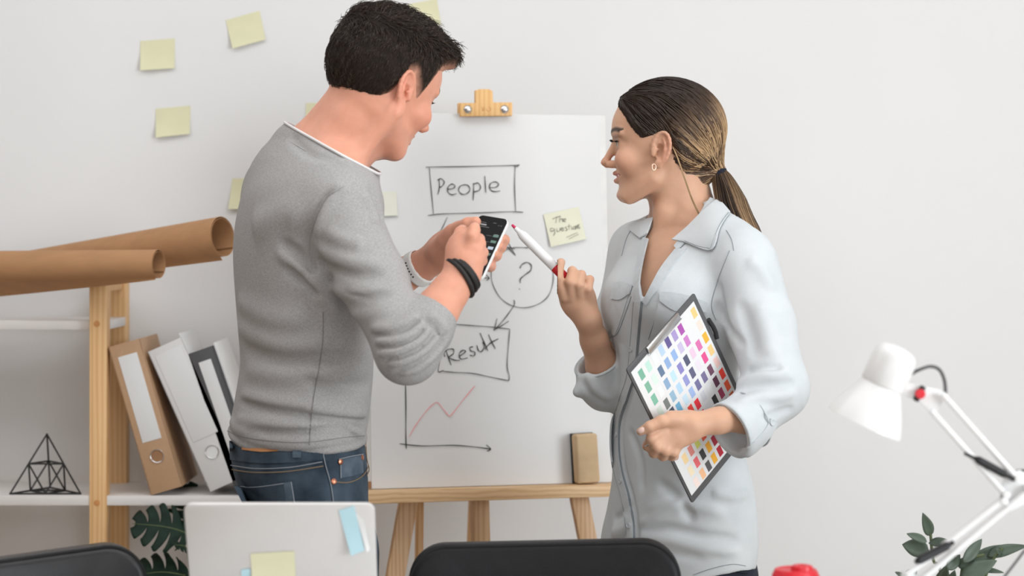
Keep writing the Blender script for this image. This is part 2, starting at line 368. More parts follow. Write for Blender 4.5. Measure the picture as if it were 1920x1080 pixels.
# tan block on the tray
eb = empty('felt_eraser', on_board(1093, 905, 0.014), 'tan felt board eraser block standing upright on the easel tray', 'eraser')
c0 = on_board(1092, 859, 0.0); u0, v0 = board_uv(c0)
bm = bmesh.new(); add_box(bm, ew(u0, 0.0515, 0.024), (0.046, 0.036, 0.099), BR_ @ Matrix.Rotation(math.radians(-2), 3, 'Y'), 0.006, 3)
for v in bm.verts: v.co += Vector((random.uniform(-1, 1), random.uniform(-1, 1), 0))*0.0008
bm_obj('felt_pad', bm, M['tan_block'], eb)
box('backing', ew(u0-0.001, 0.0518, 0.0045), (0.047, 0.007, 0.100), M['black_plastic'], eb, BR_ @ Matrix.Rotation(math.radians(-2), 3, 'Y'), 0.001)

# ------------------------------------------------------------------ sticky notes
def sticky(corners, mat, label, group, proj, nrm, curl=0.012, cat='sticky note', name='sticky_note'):
    """corners TL,TR,BR,BL pixels on the surface; top edge glued, bottom edge and one corner curling off"""
    TL, TR, BRc, BLc = [np.array(c, float) for c in corners]; n = Vector(nrm); bm = bmesh.new(); N = 8; g = {}
    base = proj(*((TL+TR)/2), 0.0)
    for i in range(N+1):
        for j in range(N+1):
            u, v = i/N, j/N; q = (TL*(1-u)+TR*u)*(1-v)+(BLc*(1-u)+BRc*u)*v
            h = 0.0008+curl*(max(0, v-0.2)/0.8)**1.8*(0.55+0.45*(1-u))
            g[i, j] = bm.verts.new(proj(q[0], q[1], h))
    for i in range(N):
        for j in range(N): bm.faces.new([g[i, j], g[i+1, j], g[i+1, j+1], g[i, j+1]])
    r = bmesh.ops.extrude_face_region(bm, geom=list(bm.faces)); bmesh.ops.translate(bm, vec=n*0.0004, verts=[v for v in r['geom'] if isinstance(v, bmesh.types.BMVert)])
    o = bm_obj(name, bm, mat); tag(o, label, cat, group); return o
def on_wall(px, py, off=0.0):
    d = P(px, py, 1.0); return P(px, py, WY-off)
GW = 'yellow sticky notes on the back wall'
sticky([(263, 77), (328, 72), (327, 128), (263, 132)], M['note'], 'yellow sticky note on the wall, topmost of the left pair', GW, on_wall, (0, -1, 0))
sticky([(423, 38), (487, 20), (498, 74), (436, 91)], M['note'], 'tilted yellow sticky note high on the wall left of the man', GW, on_wall, (0, -1, 0))
sticky([(765, 8), (819, -2), (827, 46), (778, 56)], M['note'], 'yellow sticky note on the wall above the man\'s head at the picture\'s top edge', GW, on_wall, (0, -1, 0))
sticky([(292, 204), (357, 198), (356, 251), (292, 258)], M['note'], 'yellow sticky note on the wall, lower one of the left pair', GW, on_wall, (0, -1, 0))
sticky([(574, 193), (640, 195), (638, 250), (571, 248)], M['note'], 'yellow sticky note on the wall half hidden by the man\'s neck', GW, on_wall, (0, -1, 0))
sticky([(436, 334), (500, 336), (496, 392), (428, 392)], M['note'], 'yellow sticky note on the wall just showing behind the man\'s back', GW, on_wall, (0, -1, 0))
sticky([(692, 360), (743, 359), (746, 404), (695, 406)], M['note_faded'], 'faded pale yellow blank sticky note on the paper sheet', None, on_board, bn, 0.003)
qn = empty('sticky_note', on_board(1060, 395, 0.0), 'pale yellow sticky note on the sheet with The questions handwritten', 'sticky note')
def on_note(px, py, off=0.0):
    v = min(max((py-395)/60, 0), 1.0); return on_board(px, py, off+0.0008+0.007*max(0, v-0.2)**1.8*0.8)
o = sticky([(1019, 402), (1085, 388), (1099, 448), (1033, 463)], M['note_pale'], None, None, lambda x, y, h: on_note(x, y, 0.0), bn, 0, None, 'note_paper'); o.parent = qn; o.matrix_parent_inverse = Matrix.Translation(-qn.location)
stroke('handwriting', [[(1036, 411), (1044, 407), (1052, 406)], [(1044, 407), (1042, 418)], [(1050, 404), (1049, 417)], [(1049, 413), (1054, 410), (1055, 416)], [(1057, 414), (1061, 411), (1058, 410), (1056, 414), (1061, 416)],
        [(1039, 429), (1033, 428), (1033, 434), (1040, 431)], [(1040, 428), (1040, 438), (1037, 442)], [(1044, 428), (1045, 434), (1050, 432), (1050, 427)], [(1053, 430), (1057, 428), (1053, 427), (1053, 433), (1058, 431)],
        [(1063, 425), (1060, 427), (1064, 430), (1060, 433)], [(1067, 420), (1067, 431)], [(1064, 425), (1070, 423)], [(1071, 424), (1072, 431)], [(1076, 424), (1074, 429), (1079, 429), (1077, 424)], [(1080, 430), (1080, 423), (1083, 428), (1083, 421)], [(1087, 420), (1084, 423), (1087, 426), (1085, 429)],
        [(1062, 445), (1083, 436)], [(1067, 448), (1085, 439)]], 1.15, M['ink'], qn, on_note, off=0.0022)
# ------------------------------------------------------------------ shelf unit with its contents
DF, DB = 4.10, 4.311
S = empty('shelving_unit', (P(183, 0, DF).x, DF+0.12, 0), 'open pine shelving unit with white shelves against the wall', 'shelf')
xf = P(183.5, 0, DF+0.0).x; pw = 0.036
ztop = P(0, 533, DF).z; zu = P(0, 602, DF).z; zl = P(0, 930, DF).z
xleft = -1.62; xr = P(560, 0, DF).x
def post(x, y, z1): return box('post', (x, y+pw/2, z1/2), (pw, pw, z1), M['pine'], S, None, 0.0025)
fp = post(xf, DF, ztop); post(xf, DB, ztop)
post(xleft, DF, ztop); post(xleft, DB, ztop); post(xr, DF, zl-0.021); post(xr, DB, zl-0.021)
for x in (xf, xleft):
    box('side_rail', (x, (DF+DB)/2+pw/2, ztop-0.0085), (0.020, DB-DF-pw, 0.016), M['pine'], S)
ush = box('shelf_board', ((xleft+xf)/2+0.0, (DF+DB)/2+pw/2+0.001, zu-0.0095), (xf-xleft+pw-0.004, DB-DF-pw+0.034, 0.019), M['shelf_white'], S, None, 0.0015)
bm = bmesh.new(); add_box(bm, ((xleft+xr)/2, (DF+DB)/2+pw/2+0.001, zl-0.010), (xr-xleft+pw, DB-DF+pw-0.004, 0.020), None, 0.0015)
bm_obj('shelf_board', bm, M['shelf_white'], S)
for z in (P(0, 607, DF).z, P(0, 943, DF).z):
    lathe('dowel_plug', (xf-0.002, DF-0.0006, z), (0, -1, 0), [(0, 0.0062), (0.0004, 0.0062), (0.0005, 0)], M['pine_dark'], fp, 20)

# binders
def binder(TL, TR, BLp, mat, label, dep, cat='binder', label_rect=None, ring=None, thick_cov=0.003):
    d = DF+0.006; tl = P(*TL, d); tr = P(*TR, d); bl = P(*BLp, d)
    ux = (tr-tl); W = ux.length; ux.normalize(); uz = (tl-bl); H = uz.length; uz = (uz-ux*uz.dot(ux)).normalized(); uy = Vector((0, 1, 0))
    bl = tl-uz*H
    lift = max(0, zl+0.0005-min(bl.z, (bl+ux*W).z))
    bl = bl+Vector((0, 0, lift))
    R = Matrix((ux, uy, uz)).transposed()
    e = empty('ring_binder', bl, label, cat, 'ring binders leaning on the lower shelf')
    def q(x, y, z): return bl+ux*x+uy*y+uz*z
    bm = bmesh.new(); add_box(bm, q(W/2, 0.0015, H/2), (W, 0.003, H), R, 0.001)
    bm_obj('spine', bm, mat, e)
    for x in (0.0012, W-0.0012): box('cover', q(x, dep/2, H/2), (0.0024, dep, H), mat, e, R, 0.0008)
    box('page_stack', q(W/2-0.004, dep/2, H/2-0.006), (W-0.022, dep-0.03, H-0.022), M['paper'], e, R, 0.002)
    if label_rect:
        x0, x1, z0, z1 = label_rect; box('spine_label', q(W*(x0+x1)/2, -0.0006, H*(z0+z1)/2), (W*(x1-x0), 0.0012, H*(z1-z0)), M['paper'], e, R, 0.0004)
    if ring:
        rx, rz, hole = ring
        lathe('finger_ring', q(W*rx, 0.0, H*rz), (0, -1, 0), [(0, 0.0145), (0.002, 0.0145), (0.0028, 0.0135), (0.0022, 0.0122), (-0.001, 0.0118)], M['metal'], e, 32, 60)
        lathe('finger_hole', q(W*rx, -0.0006, H*rz), (0, -1, 0), [(0, 0.012), (0.0004, 0.012), (0.0004, 0)], hole, e, 32, 60)
    return e, q, W, H, R
e1 = binder((203, 662), (262, 645), (297, 935), M['kraftboard'], 'kraft brown ring binder with white spine label leaning against the pine post', 0.20, label_rect=(0.20, 0.80, 0.34, 0.92), ring=(0.52, 0.235, M['hardboard']))
e2 = binder((277, 660), (340, 632), (370, 932), M['binder_white'], 'white ring binder leaning between the brown and the grey binder', 0.19, label_rect=(0.13, 0.87, 0.34, 0.955), ring=(0.50, 0.235, M['note_white']))
e3 = binder((352, 664), (398, 648), (446, 924), M['binder_grey'], 'dark grey ring binder leaning half behind the man\'s back', 0.19, label_rect=(0.28, 0.78, 0.25, 0.92), ring=(0.5, 0.16, M['dark']))
# loose pages sticking out of the white binder, pale divider of the grey one
_, q, W, H, R = e2; box('loose_page', q(W*0.93, 0.10, H*0.52), (0.002, 0.16, H*1.02), M['paper'], e2[0], R, 0.0005)
_, q, W, H, R = e3; box('pale_cover', q(W+0.004, 0.10, H*0.505), (0.006, 0.18, H*1.02), M['note_white'], e3[0], R, 0.0015)

# wire pyramid
def tp(px, py, d): return P(px, py, d)
A = tp(88, 814, 4.165); Lb = tp(19, 922.5, 4.122); Rb = tp(151, 921.5, 4.122); Kb = tp(94, 909.5, 4.225)
for v in (Lb, Rb, Kb): v.z = zl+0.0018
pyr = empty('wire_pyramid', ((Lb+Rb+Kb)/3).xy.to_3d()+Vector((0, 0, zl)), 'black wire pyramid ornament standing on the lower shelf', 'ornament')
mAL, mAR, mAK, mLR, mLK, mRK = (A+Lb)/2, (A+Rb)/2, (A+Kb)/2, (Lb+Rb)/2, (Lb+Kb)/2, (Rb+Kb)/2
rods = [(A, Lb), (A, Rb), (A, Kb), (Lb, Rb), (Lb, Kb), (Rb, Kb), (mAL, mAR), (mAL, mAK), (mAR, mAK), (mLR, mLK), (mLR, mRK), (mLK, mRK), (mAL, mLR), (mAR, mLR), (mAL, mLK), (mAK, mLK), (mAR, mRK), (mAK, mRK)]
for a, b in rods: tube('rod', [a, (a+b)/2, b], 0.0019, M['black_wire'], pyr, 8)
for a in (A, Lb, Rb, Kb):
    lathe('joint', a-Vector((0, 0, 0.0022)), (0, 0, 1), [(0.0004, 0), (0.001, 0.0018), (0.0022, 0.0024), (0.0036, 0.0018), (0.0042, 0)], M['black_wire'], pyr, 12)

# kraft paper rolls
def roll(name, a, b, ra, rb, label, turns=1.7, flap=None, gap=0.0035):
    a = Vector(a); b = Vector(b); ax = (b-a).normalized(); up = Vector((0, 0, 1)); x = (up-ax*up.dot(ax)).normalized(); y = ax.cross(x)
    N = 90; bm = bmesh.new(); rows = []; th0 = -2.2
    L = 14
    for i in range(L+1):
        t = i/L; c = a.lerp(b, t); R0 = ra+(rb-ra)*t; row = []
        for k in range(N+1):
            s = k/N; th = th0+s*turns*2*math.pi; rr = R0-gap*(1-s)*turns
            p = c+(x*math.cos(th)+y*math.sin(th))*rr; row.append(p)
        if flap:   # free end of the sheet hanging away from the roll
            th = th0+turns*2*math.pi; tg = (-x*math.sin(th)+y*math.cos(th)); p0 = row[-1]
            for k in range(1, 6):
                fl = flap*(1-t)**0.9 if flap > 0 else -flap
                row.append(p0+tg*(fl*k/5)+(x*math.cos(th)+y*math.sin(th))*(0.004*(k/5)**2))
        rows.append([bm.verts.new(p) for p in row])
    for i in range(L):
        for k in range(len(rows[0])-1): bm.faces.new([rows[i][k], rows[i][k+1], rows[i+1][k+1], rows[i+1][k]])
    r = bmesh.ops.extrude_face_region(bm, geom=list(bm.faces))
    bm.normal_update()
    for v in [v for v in r['geom'] if isinstance(v, bmesh.types.BMVert)]: v.co -= v.normal*0.0007
    o = bm_obj(name, bm, M['kraft'], None, True, 60)
    return tag(o, label, 'paper roll', 'kraft paper rolls on top of the shelving unit')
# front roll: right end near the camera
ra = 0.0310
pr = P(298, 495.5, 4.00); pl = P(-150, 521, 4.17); pl.z = pr.z-0.012
roll('paper_roll', pl, pr, 0.0375, ra, 'brown kraft paper roll in front, lying on top of the pine post', 1.77, 0.075)
pr2 = P(418, 444, 4.05); pl2 = P(60, 498, 4.28)
roll('paper_roll', pl2, pr2, 0.034, 0.0430, 'longer brown kraft paper roll behind, tilted up toward the man', 1.77, -0.014)

# ------------------------------------------------------------------ monstera plant under the shelf
def monstera_leaf(name, c, ax, up, L, W, parent, holes=4, curl=0.25):
    """leaf with deep slots; c = stalk joint, ax = tip direction, up = face normal"""
    c = Vector(c); ax = Vector(ax).normalized(); up = Vector(up); up = (up-ax*up.dot(ax)).normalized(); sd = ax.cross(up)
    bm = bmesh.new()
    lobes = holes+1
    def bend(t, s): # t along 0..1, s lateral (-1..1)
        return c+ax*(t*L)+sd*(s*W)+up*(-curl*L*(t-0.3)**2-0.18*W*s*s+0.03*L*math.sin(5*t))
    def outl(t): return max(0.0, (math.sin(math.pi*min(1, (t+0.12)/1.12)**0.75))**0.7)
    for sgn in (-1, 1):
        for k in range(lobes):
            t0 = -0.1+1.05*k/lobes; t1 = -0.1+1.05*(k+1)/lobes; g = 0.012 if k else 0
            n = 6; rows = []
            for j in range(n+1):
                s = j/n; sl = 0.30*s*s   # lobes sweep to the tip
                gap = (0.02+0.10*max(0, s-0.35)) if True else 0
                a0 = t0+(gap if s > 0.3 else 0)*0.55+sl*0.4; a1 = t1-(gap if s > 0.3 else 0)*0.55+sl*0.4
                row = []
                for i in range(5):
                    t = a0+(a1-a0)*i/4
                    r = outl(min(max(t0+(t1-t0)*i/4, 0.0), 1.0))*(1-0.10*((i-2)/2)**2*(s))
                    row.append(bm.verts.new(bend(min(t, 1.12), sgn*s*r*0.5*1.0)))
                rows.append(row)
            for j in range(n):
                for i in range(4): bm.faces.new([rows[j][i], rows[j][i+1], rows[j+1][i+1], rows[j+1][i]])
    bmesh.ops.remove_doubles(bm, verts=bm.verts, dist=0.0004)
    bmesh.ops.recalc_face_normals(bm, faces=bm.faces)
    o = bm_obj(name, bm, M['monstera'], parent, True, 60)
    md = o.modifiers.new('thickness', 'SOLIDIFY'); md.thickness = 0.0012
    mid = [bend(t/8, 0)+up*0.001 for t in range(0, 9)]
    tube('midrib', mid, [0.0018*(1-0.09*i) for i in range(9)], M['stem'], o, 6)
    return o
mp0 = Vector((P(345, 0, 4.12).x, 4.16, 0))
mon = empty('monstera_plant', mp0, 'dark green monstera plant growing beneath the lower shelf', 'plant')
lathe('pot', mp0, (0, 0, 1), [(0, 0), (0, 0.075), (0.01, 0.08), (0.17, 0.095), (0.175, 0.095), (0.175, 0.086), (0.15, 0.085)], M['pot'], mon)
lathe('soil', mp0+Vector((0, 0, 0.148)), (0, 0, 1), [(0, 0.0855), (0.004, 0.05), (0.006, 0)], M['soil'], mon)
def mleaf(cp, tp_, d0, d1, up, W):
    a = P(*cp, d0); b = P(*tp_, d1); o = monstera_leaf('leaf', a, b-a, up, (b-a).length, W, mon)
    s0 = mp0+Vector((0, 0, 0.15)); mid = (a+s0)/2+Vector((0.02, -0.01, 0.06))
    tube('stalk', catmull([s0+Vector((random.uniform(-.03, .03), random.uniform(-.03, .03), 0)), mid, a], 8), 0.003, M['stem'], mon, 6)
mleaf((352, 1000), (252, 975), 4.08, 4.05, (-0.2, -0.75, 0.6), 0.115)
mleaf((345, 1078), (232, 1072), 4.06, 4.05, (0.0, -0.55, 0.8), 0.13)
mleaf((356, 985), (350, 900), 4.20, 4.24, (0.3, -0.9, 0.2), 0.09)
mleaf((370, 1000), (470, 985), 4.12, 4.1, (0.2, -0.7, 0.6), 0.13)
mleaf((352, 1030), (330, 1018), 4.03, 4.0, (-0.3, -0.7, 0.6), 0.05)
mleaf((380, 1080), (470, 1100), 4.05, 4.03, (0.2, -0.6, 0.8), 0.13)

# ------------------------------------------------------------------ desk with laptop, cup, lamp; chairs
DZ = 0.752
desk = empty('desk', (0.27, 2.56, 0), 'white office desk in front of the two people', 'desk')
box('desktop', (0.275, 2.56, DZ-0.0125), (1.65, 0.84, 0.025), M['desk'], desk, None, 0.003)
for sx in (-0.25, 1.06):
    for y in (2.2, 2.92): box('leg', (sx, y, (DZ-0.025)/2), (0.045, 0.045, DZ-0.025), M['desk'], desk)
# laptop: lid back faces the camera
lp = empty('laptop', (P(527, 0, 2.72).x, 2.80, DZ), 'open silver laptop seen from behind its lid, with sticky notes on it', 'laptop')
LD = 2.72
tl = P(352, 943, LD); tr = P(694, 947, LD); cx = (tl+tr)/2; Wl = (tr-tl).length; yawl = math.radians(-1.2)
lz0 = DZ+0.012; lup = Vector((0, -0.10, cx.z-lz0)).normalized()
lxv = Vector((math.cos(yawl), math.sin(yawl)*0, (tr.z-tl.z)/Wl)).normalized(); lxv = Vector((1, 0, 0))
lny = lxv.cross(lup)     # points away from the camera side
if lny.y > 0: lny = -lny
Hl = (cx.z-lz0)/lup.z; RL = Matrix((lxv, -lny, lup)).transposed()
hinge = Vector((cx.x, cx.y+0.10*Hl*0.98, lz0)); hinge = cx-lup*Hl
bm = bmesh.new()
def rrect(w, h, r, n=8):
    o = []
    for (sx, sy, a0) in ((1, 1, 0), (-1, 1, 90), (-1, -1, 180), (1, -1, 270)):
        for k in range(n+1):
            a = math.radians(a0+90*k/n); o.append((sx*(w/2-r)+r*math.cos(a), sy*(h/2-r)+r*math.sin(a)))
    return o
pts = [hinge+lxv*x+lup*(Hl/2+y) for x, y in rrect(Wl+0.012, Hl, 0.012)]
slab_poly('lid', pts, -0.006, lny, M['alu'], lp, 0.0018)
pts = [hinge+lxv*x+lup*(Hl/2+y)-lny*0.0062 for x, y in rrect(Wl-0.004, Hl-0.016, 0.004)]
slab_poly('screen', pts, 0.0004, -lny, M['black_plastic'], lp)
bm = bmesh.new(); add_box(bm, (hinge.x, hinge.y+0.115, DZ+0.007), (Wl+0.012, 0.21, 0.014), None, 0.004, 3); bm_obj('keyboard_base', bm, M['alu'], lp)
tube('hinge', [hinge+Vector((-0.1, 0.006, 0.0)), hinge+Vector((0.1, 0.006, 0.0))], 0.005, M['black_plastic'], lp, 12)
def on_lid(px, py, off=0.0):
    d = P(px, py, 1.0)-Vector((0, 0, CZ)); o = hinge+lny*off; c = Vector((0, 0, CZ)); t = (o-c).dot(lny)/d.dot(lny); return c+d*t
sticky([(470, 1038), (552, 1033), (556, 1112), (474, 1118)], M['note'], 'yellow sticky note stuck on the back of the laptop lid', None, on_lid, lny, 0.012)
sticky([(635, 957), (664, 948), (684, 1032), (658, 1042)], M['note_blue'], 'light blue paper strip stuck at the laptop lid\'s upper right corner', None, on_lid, lny, 0.008)
sticky([(667, 962), (682, 975), (694, 1030), (688, 1036)], M['note_white'], 'narrow white strip beside the blue strip on the laptop lid', None, on_lid, lny, 0.006)
sticky([(452, 1068), (469, 1066), (472, 1118), (455, 1120)], M['note_blue'], 'light blue sticky note at the frame\'s bottom edge left of the yellow one', None, on_lid, lny, 0.004)
# cup
cc = P(1492, 0, 2.72); cc.z = DZ
cup = empty('travel_cup', cc, 'red travel cup with a domed drinking lid standing on the desk', 'cup')
zt = P(0, 1066, 2.72).z-DZ
lathe('cup_body', cc, (0, 0, 1), [(0, 0), (0, 0.024), (0.004, 0.026), (zt-0.03, 0.0305), (zt-0.028, 0.0305), (zt-0.028, 0.028)], M['white_plastic'], cup)
lathe('lid', cc, (0, 0, 1), [(zt-0.030, 0.0322), (zt-0.012, 0.0325), (zt-0.008, 0.0318), (zt-0.001, 0.0285), (zt+0.000, 0.026), (zt-0.002, 0.022), (zt-0.002, 0)], M['red_plastic'], cup)
lathe('spout', cc+Vector((0.008, -0.004, zt-0.003)), (0, 0, 1), [(0, 0.016), (0.007, 0.0145), (0.0085, 0.012), (0.0085, 0.006), (0.006, 0.005), (0.006, 0)], M['red_plastic'], cup, 24)

# chairs
def chair(corner_px, D, yawc, W, label, mat, tilt=0.0, Hb=0.36):
    """corner_px: pixel of the backrest's top centre"""
    top = P(*corner_px, D)
    root = empty('office_chair', (top.x, top.y, 0), label, 'chair', 'black leather chairs at the desk')
    ca, sa = math.cos(yawc), math.sin(yawc)
    rx = Vector((ca, sa, math.sin(tilt))).normalized(); fy = Vector((sa, -ca, 0))   # fy: sitting direction
    uz = rx.cross(Vector(-fy)).normalized(); uz = uz if uz.z > 0 else -uz
    uz = (uz*math.cos(0.12)-fy*(0.0)).normalized()
    def q(x, y, z): return top+rx*x+fy*y+uz*z
    pts = rrect(W, Hb, 0.055, 10)
    bm = bmesh.new(); rings = []
    for (s, dy) in ((0.90, 0.028), (0.97, 0.024), (1.0, 0.010), (1.0, -0.012), (0.96, -0.02)):
        ring = []
        for x, z in pts:
            xx, zz = x*(1-(1-s)*0.5), z*(1-(1-s)*0.7)
            curve = 0.10*(xx/W)**2*1.0
            ring.append(bm.verts.new(q(xx, dy+curve, zz-Hb/2)))
        rings.append(ring)
    n = len(pts)
    for i in range(4):
        for k in range(n): bm.faces.new([rings[i][k], rings[i][(k+1) % n], rings[i+1][(k+1) % n], rings[i+1][k]])
    # padded faces
    for ring, dy in ((rings[0], 0.034), (rings[-1], -0.022)):
        inner = []
        for x, z in pts: inner.append(bm.verts.new(q(x*0.72, dy+0.10*(x*0.72/W)**2, z*0.72-Hb/2)))
        core = []
        for x, z in pts: core.append(bm.verts.new(q(x*0.3, dy+0.001+0.10*(x*0.3/W)**2, z*0.3-Hb/2)))
        for k in range(n):
            bm.faces.new([ring[k], ring[(k+1) % n], inner[(k+1) % n], inner[k]]); bm.faces.new([inner[k], inner[(k+1) % n], core[(k+1) % n], core[k]])
        bm.faces.new(core)
    back = bm_obj('backrest', bm, mat, root, True, 80)
    pp = [q(x*0.985, 0.0215+0.10*(x*0.985/W)**2, z*0.985-Hb/2) for x, z in pts]
    tube('piping', pp, 0.0032, M['leather'], back, 8, closed=True)
    seat_z = 0.46; base = Vector((top.x, top.y, 0)); Rz = Matrix((rx.xy.to_3d().normalized(), -fy, Vector((0, 0, 1)))).transposed()
    sc = base+fy*0.25+Vector((0, 0, seat_z))
    box('seat', sc, (W+0.02, 0.44, 0.07), mat, root, Rz, 0.028, 4)
    for s in (-1, 1):
        tube('back_support', [q(s*W*0.3, -0.018, -Hb*0.6), q(s*W*0.3, -0.03, -Hb*0.95), base+Rz@Vector((s*W*0.3, 0.02, seat_z-0.02)), base+Rz@Vector((s*W*0.3, -0.08, seat_z-0.045))], 0.010, M['chrome'], root, 10)
        for yy in (-0.03, -0.42):
            tube('leg', [base+Rz@Vector((s*W*0.42, yy, seat_z-0.035)), base+Rz@Vector((s*W*0.45, yy, 0.2)), base+Rz@Vector((s*W*0.47, yy, 0.0))], 0.011, M['chrome'], root, 10)
    return root
chair((1019, 1012), 3.09, 0.0, 0.415, 'black leather office chair at the desk centre, in front of the easel', M['leather'], 0.022)
chair((5, 1042), 2.94, math.radians(24), 0.40, 'black leather office chair at the lower left corner, beside the shelf', M['leather_grey'], 0.075)

# desk lamp
LDp = 2.64
def lq(px, py, dd=0.0): return P(px, py, LDp+dd)
pxm = LDp/F
lamp = empty('desk_lamp', lq(1690, 0)*1.0, 'white adjustable desk lamp with a domed shade and black springs', 'lamp'); lamp.location.z = DZ
o0 = lq(1620, 795); o1 = lq(1686, 654, -0.006); axl = (o1-o0).normalized(); Ls = (o1-o0).length
prof = [(0.0, 72), (0.5, 73), (10, 70.5), (22, 66), (36, 60), (50, 53), (66, 45), (78, 39), (84, 36.5)]
prof = [(s*pxm, r*pxm) for s, r in prof]
inner = [(s, r-0.0012) for s, r in prof][::-1]
sh = lathe('shade', o0, axl, prof+inner, M['lamp_white'], lamp, 56, 60)
lathe('socket_housing', o0, axl, [(k*pxm, r*pxm) for k, r in ((76, 34), (80, 40), (84, 41.5), (110, 42), (134, 41.5), (146, 38.5), (153, 32), (157, 22), (159, 10), (159.5, 0))], M['lamp_white'], lamp, 48, 60)
lathe('bulb', o0+axl*0.020, axl, [(0, 0), (0.004, 0.014), (0.015, 0.022), (0.028, 0.021), (0.045, 0.012), (0.058, 0.011)], M['white_plastic'], lamp, 24)
def bar(name, a, b, r, mat='lamp_white', flat=1.0): return tube(name, [a, (a+b)/2, b], r, M[mat], lamp, 12, flat)
J0 = lq(1758, 745)
# head bracket: plate from the housing to the knob and the arm joint
slab_poly('head_bracket', [lq(x, y, 0.004) for x, y in ((1690, 715), (1722, 722), (1762, 730), (1772, 742), (1757, 770), (1742, 772), (1720, 752), (1692, 740))], 0.006, (0, -1, 0), M['lamp_white'], lamp, 0.001)
lathe('knob', lq(1724, 738, -0.004), (0, -1, 0), [(0, 0.0065), (0.008, 0.0065), (0.010, 0.005), (0.010, 0)], M['red_plastic'], lamp, 20)
beam('knob_wing', lq(1716, 752, -0.006), lq(1732, 724, -0.006), 0.008, 0.006, M['black_plastic'], lamp, (0, 1, 0), 0.002)
bar('swivel_pin', lq(1690, 727), lq(1712, 731), 0.003)
for dd in (-0.010, 0.010):
    bar('upper_arm', lq(1766, 738, dd), lq(1906, 896, dd), 0.0042)
    bar('upper_arm', lq(1746, 770, dd), lq(1884, 926, dd), 0.0042)
slab_poly('elbow_plate', [lq(x, y, 0.002) for x, y in ((1882, 890), (1912, 880), (1938, 905), (1930, 940), (1895, 958), (1872, 940))], 0.004, (0, -1, 0), M['lamp_white'], lamp, 0.001)
for (x, y) in ((1906, 896), (1884, 926), (1880, 938), (1925, 915)): lathe('bolt', lq(x, y, -0.004), (0, -1, 0), [(0, 0.005), (0.012, 0.005), (0.013, 0)], M['lamp_white'], lamp, 14)
for dd in (-0.010, 0.010):
    bar('lower_arm', lq(1878, 938, dd), lq(1700, 1078, dd), 0.0046)
    bar('lower_arm', lq(1922, 925, dd), lq(1716, 1096, dd), 0.0046)
def spring(name, a, b, r, turns):
    a = Vector(a); b = Vector(b); z = (b-a).normalized(); x = z.orthogonal().normalized(); y = z.cross(x); n = turns*10
    pts = [a+(b-a)*(i/n)+(x*math.cos(2*math.pi*i/10)+y*math.sin(2*math.pi*i/10))*r*min(1, 6*i/n+0.2, 6*(n-i)/n+0.2) for i in range(n+1)]
    return tube(name, pts, r*0.36, M['black_plastic'], lamp, 6)
spring('spring', lq(1826, 858, -0.014), lq(1890, 893, -0.014), 0.0042, 22)
bar('spring_hook', lq(1808, 850, -0.014), lq(1828, 859, -0.014), 0.0022, 'black_plastic'); bar('spring_hook', lq(1888, 892, -0.014), lq(1902, 899, -0.014), 0.0030, 'black_plastic')
spring('spring', lq(1716, 1054, -0.014), lq(1784, 1019, -0.014), 0.0046, 24)
bar('spring_hook', lq(1782, 1020, -0.014), lq(1788, 1016, -0.014), 0.0032, 'black_plastic')
tube('cord', [Vector(v) for v in catmull([lq(1708, 702, 0.01), lq(1722, 694), lq(1745, 687), lq(1762, 694), lq(1771, 714), lq(1773, 738)], 6)], 0.0024, M['binder_grey'], lamp, 8)
tube('cord', [Vector(v) for v in catmull([lq(1896, 893), lq(1906, 884), lq(1920, 882), lq(1950, 885), lq(1965, 960), lq(1900, 1060), lq(1800, 1180)], 6)], 0.0018, M['binder_grey'], lamp, 8)
fb = lq(1700, 1085)
slab_poly('base_joint', [lq(x, y, 0.006) for x, y in ((1690, 1068), (1722, 1078), (1728, 1112), (1705, 1125), (1686, 1110))], 0.012, (0, -1, 0), M['lamp_white'], lamp, 0.001)
tube('stem', [lq(1706, 1118), Vector((lq(1706, 0).x, LDp, DZ+0.02))], 0.007, M['lamp_white'], lamp, 12)
lathe('base', Vector((lq(1706, 0).x, LDp, DZ)), (0, 0, 1), [(0, 0), (0, 0.085), (0.012, 0.085), (0.02, 0.078), (0.024, 0.02), (0.024, 0)], M['lamp_white'], lamp, 40)

# plant on the right
pb = Vector((P(1800, 0, 3.3).x, 3.30, 0))
pl_ = empty('potted_plant', pb, 'potted plant with grey green pointed leaves behind the desk lamp', 'plant')
lathe('pot', pb, (0, 0, 1), [(0, 0), (0, 0.10), (0.01, 0.11), (0.34, 0.14), (0.35, 0.14), (0.35, 0.128), (0.32, 0.125)], M['pot'], pl_)
lathe('soil', pb+Vector((0, 0, 0.318)), (0, 0, 1), [(0, 0.126), (0.006, 0.06), (0.008, 0)], M['soil'], pl_)
def leaf(base, tip, W, nrm, parent, curl=0.15, mat='leaf_grey'):
    base = Vector(base); tip = Vector(tip); ax = tip-base; L = ax.length; ax.normalize(); up = Vector(nrm); up = (up-ax*up.dot(ax)).normalized(); sd = ax.cross(up)
    bm = bmesh.new(); n = 9; rows = []
    for i in range(n+1):
        t = i/n; w = W*(math.sin(math.pi*t**0.85)**0.8)*(1-0.25*t)+0.0004; c = base+ax*(L*t)+up*(-curl*L*(t-0.4)**2)
        rows.append([bm.verts.new(c+sd*(w*s)+up*(0.22*w*abs(s)*1.3+0.04*W*math.sin(9*t+s*2))) for s in (-1, -0.5, 0, 0.5, 1)])
    for i in range(n):
        for k in range(4): bm.faces.new([rows[i][k], rows[i][k+1], rows[i+1][k+1], rows[i+1][k]])
    o = bm_obj('leaf', bm, M[mat], parent, True, 70)
    md = o.modifiers.new('thickness', 'SOLIDIFY'); md.thickness = 0.0008
    return o
